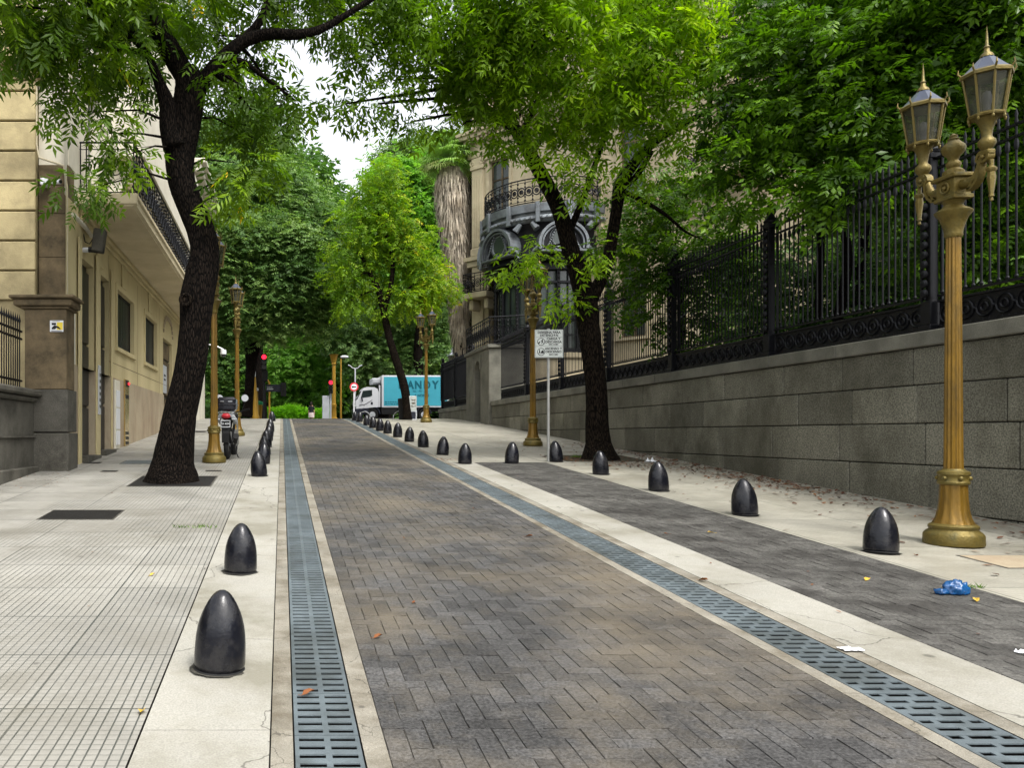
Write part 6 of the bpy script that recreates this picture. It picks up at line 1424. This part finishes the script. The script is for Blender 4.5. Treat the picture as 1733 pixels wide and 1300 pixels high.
farT('dark park tree at the far left behind the traffic light', 440, 76, [PB(400,600,75,3),PB(440,640,75,3),PB(380,660,75,3),PB(470,600,76,3),PB(420,540,76,3.4),PB(360,540,76,3.4),PB(480,660,75,2.2)], 37, G_FAR, dens=12, per=13, tm=SP_BROAD, sc=(2.2,3.2), r=10)
# far woodland mass closing the view
R_ = np.random.RandomState(77); n = 26000
px_ = R_.uniform(180, 1000, n); top = 330 + 60*np.sin(px_/50) + 40*np.sin(px_/23+1); py_ = top + (725-top)*R_.uniform(0, 1, n)**.9; yy_ = R_.uniform(88, 112, n)
pos = np.stack([(px_-CX)*yy_/F, yy_, EYE+(HY-py_)*yy_/F], 1)
wd = bpy.data.objects.new('woods', None); COL.objects.link(wd); bpy.data.objects.remove(wd)
w_ = cloud(pos, R_.normal(0, 1, (n, 3)), SP_FAR, G_FAR, 'woods', None, scale=(2.2, 3.6), droop=.2, rnd=R_.uniform(0, .6, n), seed=3, kind='stuff')
tag(w_, 'dark mass of park trees closing the view beyond the crossing', 'woods')
for k, (x, y) in enumerate([((p-CX)*84/F, 84) for p in (380, 470, 505, 548, 595, 655, 720)]):
    t = thing('bare_tree', ['bare dark trunk far behind the left crest tree','bare dark trunk behind the hedge left end','slim dark trunk in the park behind the hedge','dark park trunk left of the walking person','thick dark park trunk behind the round sign','dark park trunk hidden behind the truck box','dark park trunk behind the far lamp'][k], 'tree', (x, y, gz(y)), 0, 'far park trunks')
    m = MB(); m.tube([(0,0,0),(.1,0,4),(RNG.uniform(-.6,.6),0,9),(RNG.uniform(-1,1),0,14)], [.5,.38,.3,.15], 10); m.build('trunk', M_['bark'], t, smooth=1)
    m = MB(); 
    for q in range(4): m.tube([(0,0,6+q*1.5),(RNG.uniform(-3,3),RNG.uniform(-1,1),9+q*1.6)], [.16,.05], 6)
    m.build('branch', M_['bark'], t, smooth=1)
# hedge
n = 5200; hx = R_.uniform(-1.9, 4.0, n); hy = R_.uniform(63.2, 65, n); hz = gz(64) + R_.uniform(0, 1, n)**.6*(1.45 + .15*np.sin(hx*2) - .25*np.clip((hx-2)/2, 0, 1))
hd_ = thing('hedge', 'low bright green clipped hedge across the far end of the street', 'hedge', (1, 64, gz(64)))
cloud(np.stack([hx, hy, hz], 1), np.tile([0, 0, 1.0], (n, 1)), SP_MID, G_HEDGE, 'foliage', hd_, off=tuple(hd_.location), scale=(.6, 1.0), droop=0, seed=6)

# ------------------------------------------------------------------ palm
py = 43.0; pb = Vector((9.35, py, 2.85)); pm = thing('palm_tree', 'tall fan palm with a thick skirt of dead grey-brown fronds', 'palm tree', pb)
m = MB(); tr = [P(781, 690, py), P(781, 600, py), P(779, 540, py), P(772, 420, py), P(764, 300, py)]; m.tube(tr, [.34,.30,.28,.25,.25], 14); m.build('trunk', M_['bark2'], pm, smooth=2, off=pb)
sk = MB(); ax = [(P(780, 590, py), .25), (P(778, 545, py), .45), (P(777, 500, py), .52), (P(774, 450, py), .62), (P(770, 400, py), .72), (P(766, 350, py), .86), (P(764, 310, py), .9), (P(762, 285, py), .55)]
def axis(zz):
    for (a, ra_), (b_, rb_) in zip(ax, ax[1:]):
        if a.z <= zz <= b_.z:
            u = (zz-a.z)/(b_.z-a.z); return a.lerp(b_, u), ra_*(1-u)+rb_*u
    return ax[-1]
z0, z1 = ax[0][0].z, ax[-1][0].z; sk.tube([a for a, _ in ax], [r*.86 for _, r in ax], 18); 
for i in range(5200):
    zz = z0 + (z1-z0)*RNG.random(); c, r = axis(zz); a = RNG.uniform(0, 2*pi); r *= RNG.uniform(.86, 1.08); L_ = RNG.uniform(.35, .9); w = RNG.uniform(.012, .045)
    p0 = c + Vector((r*cos(a), r*sin(a), 0)); o_ = RNG.uniform(0, .14); p1 = p0 + Vector((cos(a)*o_+RNG.uniform(-.06,.06), sin(a)*o_+RNG.uniform(-.06,.06), -L_)); t_ = Vector((-sin(a), cos(a), 0))*w
    sk.cr = RNG.random(); sk.add([p0-t_, p0+t_, p1+t_*.3, p1-t_*.3], [(0,1,2,3)])
M_['skirt_mat'] = mat('dead_palm_frond', (0.36, 0.31, 0.24), 0.9, var=0.35, vs=1.6, attr=0.55, dirt=(0.13,0.085,0.04), da=.5, ds=1)
sk.build('frond_skirt', M_['skirt_mat'], pm, off=pb)
fr = MB()
def fan(fr, c, d, L_, R0, col):
    d = d.normalized(); side = d.cross(Vector((0,0,1))).normalized(); up = side.cross(d)
    hub = c + d*L_; fr.cr = col; fr.tube([c, hub], .025, 4)
    for k in range(22):
        q = radians(-105 + 210*k/21); dd = (d*cos(q) + side*sin(q)).normalized(); w = side*cos(q)*.035 - d*sin(q)*.035
        mid = hub + dd*R0*.6 + up*.05; tip = hub + dd*R0*RNG.uniform(.9, 1.05) - Vector((0,0,R0*RNG.uniform(.2,.4)))
        fr.cr = min(1, max(0, col + RNG.uniform(-.1, .1))); fr.add([hub, mid-w, mid+w], [(0,1,2)]); fr.add([mid-w, tip, mid+w], [(0,1,2)])
top = P(760, 275, py)
for i in range(70):
    a = RNG.uniform(0, 2*pi); el = RNG.uniform(-.35, 1.3); d = Vector((cos(a)*cos(el), sin(a)*cos(el), sin(el)))
    fan(fr, top + Vector((0,0,RNG.uniform(-.2,.5))), d, RNG.uniform(.55, 1.1), RNG.uniform(.8, 1.1), .85 if el > -.15 else .45)
PALM = leaf_mat('palm_frond', [(0, (0.22, 0.15, 0.07)), (0.35, (0.20, 0.22, 0.07)), (1, (0.20, 0.36, 0.08))], .35)
fr.build('fronds', PALM, pm, off=pb)
p2 = thing('palm_tree', 'second taller palm crown showing above the first palm beside the mansion corner', 'palm tree', (P(792,700,46).x, 46, 2.85)); o5 = p2.location
m = MB(); m.tube([P(792,690,46), P(795,400,46), P(790,180,46)], [.3,.25,.22], 10); m.build('trunk', M_['bark2'], p2, smooth=2, off=o5)
fr = MB(); top = P(785, 165, 46)
for i in range(36):
    a = RNG.uniform(0, 2*pi); el = RNG.uniform(-1.2, 1.2); d = Vector((cos(a)*cos(el), sin(a)*cos(el), sin(el))); fan(fr, top, d, RNG.uniform(.6, 1.1), RNG.uniform(.8, 1.1), .7 if el > -.3 else .05)
fr.build('fronds', PALM, p2, off=o5)

# ------------------------------------------------------------------ litter and fallen leaves
t = thing('plastic_bag', 'crumpled blue plastic bag lying on the brick parking bay', 'plastic bag', (5.13, 6.2, gz(6.2)+.004), radians(10))
bm = bmesh.new(); bmesh.ops.create_icosphere(bm, subdivisions=4, radius=1)
rg = random.Random(3)
from mathutils import noise as mnoise
for v in bm.verts:
    p = v.co.copy(); n_ = mnoise.noise(p*2.2)*.25 + mnoise.noise(p*5)*.12 + abs(mnoise.noise(p*9+Vector((3,1,2))))*.10
    k = 1 + n_; x, y, z = p.x*.095*k, p.y*.065*k, max(-.0, (p.z+.3))*.075*k
    v.co = (x+.035, y, z)
bm2 = bmesh.new(); bmesh.ops.create_icosphere(bm2, subdivisions=3, radius=1)
me = bpy.data.meshes.new('bag'); bm.to_mesh(me); bm.free(); me.materials.append(M_['bluebag']); me.polygons.foreach_set('use_smooth', [True]*len(me.polygons)); bo_ = bpy.data.objects.new('bag_body', me); COL.objects.link(bo_); bo_.parent = t
for v in bm2.verts:
    p = v.co.copy(); k = 1 + mnoise.noise(p*3)*.5; fl = 1.0 + .9*max(0, -p.x)
    v.co = (p.x*.055*k-.085, p.y*.028*k*fl, max(0, p.z+.3)*.026*k*(1+.5*max(0,-p.x)))
me = bpy.data.meshes.new('tail'); bm2.to_mesh(me); bm2.free(); me.materials.append(M_['bluebag']); me.polygons.foreach_set('use_smooth', [True]*len(me.polygons)); bo_ = bpy.data.objects.new('twisted_neck', me); COL.objects.link(bo_); bo_.parent = t
def scrap(px, py, w, label, m_, h=.02, name='paper_scrap', cat='paper scrap', seed=1):
    x, y = gxy(px, py); rg = random.Random(seed); mb = MB(); n = 6
    vs = [(w*((i/n)-.5)*(1+rg.uniform(-.1,.1)), w*.6*((j/n)-.5)*(1+rg.uniform(-.15,.15)), .006+h*(abs(sin(i*1.7+seed))*rg.uniform(.2,1))*(1 if 0<i<n and 0<j<n else .3)) for j in range(n+1) for i in range(n+1)]
    mb.add(vs, [(j*(n+1)+i, j*(n+1)+i+1, (j+1)*(n+1)+i+1, (j+1)*(n+1)+i) for j in range(n) for i in range(n)])
    o = mb.build(name, m_, smooth=2); o.location = (x, y, gz(y)+.003); tag(o, label, cat)
    return o
scrap(1440, 1102, .12, 'small white paper scrap on the right gutter edge', M_['paper'], seed=2)
scrap(1729, 1107, .07, 'tiny white paper scrap on the bay bricks at the right edge', M_['paper'], seed=3)
scrap(1101, 783, .24, 'crumpled clear plastic scrap among the leaves near the wall', M_['paper'], .11, 'plastic_scrap', 'plastic scrap', 4)
R2 = np.random.RandomState(5)
def leaves_at(xy, size, name, label, m_=None, seed=1, rndr=(0, .8)):
    R = np.random.RandomState(seed); n = len(xy); vs = []; 
    mb = MB()
    for i, (x, y) in enumerate(xy):
        s_ = size*R.uniform(.6, 1.3); a = R.uniform(0, 2*pi); z = gz(y)+.007; c, s = cos(a), sin(a); cu = R.uniform(.1, .5)*s_
        pts = [(-.5,0,0),(-.1,.22,cu*.6),(.5,0,cu),(-.1,-.22,cu*.5)]
        mb.cr = R.uniform(*rndr); mb.add([(x+s_*(p[0]*c-p[1]*s), y+s_*(p[0]*s+p[1]*c), z+p[2]*.5) for p in pts], [(0,1,2),(0,2,3)])
    o = mb.build(name, m_ or M_['fallen']); tag(o, label, 'fallen leaves', kind='stuff'); return o
pts = []
for i in range(1300):
    y = 7.5 + 15*R2.beta(1.6, 1.5); x = 8.38 - abs(R2.exponential(.42)); 
    if x > 5.6: pts.append((x, y))
for i in range(450): pts.append((R2.normal(7.9, .55), R2.normal(13.8, 1.6)))
for i in range(260): pts.append((R2.normal(7.0, .5), R2.normal(16.4, .5)))
for i in range(170): pts.append((R2.normal(6.2, .25), R2.normal(17.6, .35)))
for i in range(140): pts.append((R2.uniform(5.5, 8.4), R2.uniform(6.5, 26)))
pts = [(x, y) for x, y in pts if 5.5 < x < 8.4]
leaves_at(pts, .085, 'fallen_leaves', 'brown fallen leaves drifted along the foot of the granite wall and the right tree', seed=2, rndr=(0, .8))
leaves_at([(R2.uniform(-4.5, -3.5), R2.uniform(12.5, 15)) for _ in range(70)] + [(R2.normal(3.6, .25), R2.normal(17.3, .25)) for _ in range(160)] + [(R2.uniform(.5, 5.4), R2.uniform(5, 22)) for _ in range(60)] + [(R2.uniform(-3, -.2), R2.uniform(4, 14)) for _ in range(16)], .045, 'fallen_leaves', 'scattered small leaves and twigs on the street, far bay corner and left pavement', seed=3, rndr=(.2, .9))
for i, (px, py_, s_, l) in enumerate([(895, 910, .09, 'single orange leaf on the bricks right of the street middle'), (1190, 985, .09, 'reddish leaf standing on the edge of the right drain'), (522, 1177, .08, 'orange leaf lying on the nearest left grating'), (640, 1081, .07, 'tan leaf on the nearest bricks beside the left gutter'),
                             (1203, 903, .08, 'pale yellow leaf on the upper parking bay bricks'), (1128, 905, .06, 'tiny tan leaf on the concrete strip by the bay'), (1652, 1018, .08, 'yellow leaf right beside the blue bag'), (258, 975, .06, 'small yellow leaf in the middle of the left pavement'), (240, 1208, .07, 'yellow-green leaf on the joint at the kerb strip edge'), (1468, 983, .08, 'long yellow leaf in the parking bay left of the blue bag'), (1550, 942, .06, 'tiny leaf near the largest right bollard')]):
    x, y = gxy(px, py_); mb = MB(); c = R2.uniform(.2, .5)*s_
    mb.cr = .97 if 'yellow' in l else .6; mb.add([(-.5*s_,0,0),(-.2*s_,.26*s_,c*.6),(.2*s_,.22*s_,c*.8),(.5*s_,0,c*.5),(.15*s_,-.25*s_,c*.9),(-.25*s_,-.2*s_,c*.3)], [(0,1,2,3),(0,3,4,5)])
    mb.tube([(-.5*s_,0,0),(-.75*s_,.08*s_,.004)], .0015, 4)
    o = mb.build('leaf', M_['fallen']); o.location = (x, y, gz(y)+.005); o.rotation_euler = (0, 0, R2.uniform(0, 6)); tag(o, l, 'leaf')
# weeds along joints
def tuft(x, y, n, label, s_=.06, ww=.2, z=None):
    mb = MB(); z = gz(y) if z is None else z
    for i in range(n):
        a = RNG.uniform(0, 2*pi); px, py_ = RNG.uniform(-ww, ww), RNG.uniform(-ww*.35, ww*.35); h = s_*RNG.uniform(.5, 1.4); w = .004
        mb.cr = RNG.random(); mb.add([(px-w,py_,0),(px+w,py_,0),(px+cos(a)*h*.7,py_+sin(a)*h*.7,h*RNG.uniform(.3,1))], [(0,1,2)])
    o = mb.build('grass_tuft', G_GARD); o.location = (x, y, z+.002); tag(o, label, 'grass tuft', kind='stuff')
x, y = gxy(1640, 995); tuft(x, y, 60, 'green weeds in the joint between parking bay and right pavement', .04, .12)
x, y = gxy(330, 893); tuft(x, y, 70, 'dry scattered green twigs on the left pavement', .05, .25)
x, y = gxy(978, 775); tuft(x, y, 90, 'green weeds at the foot of the right tree', .10, .15)
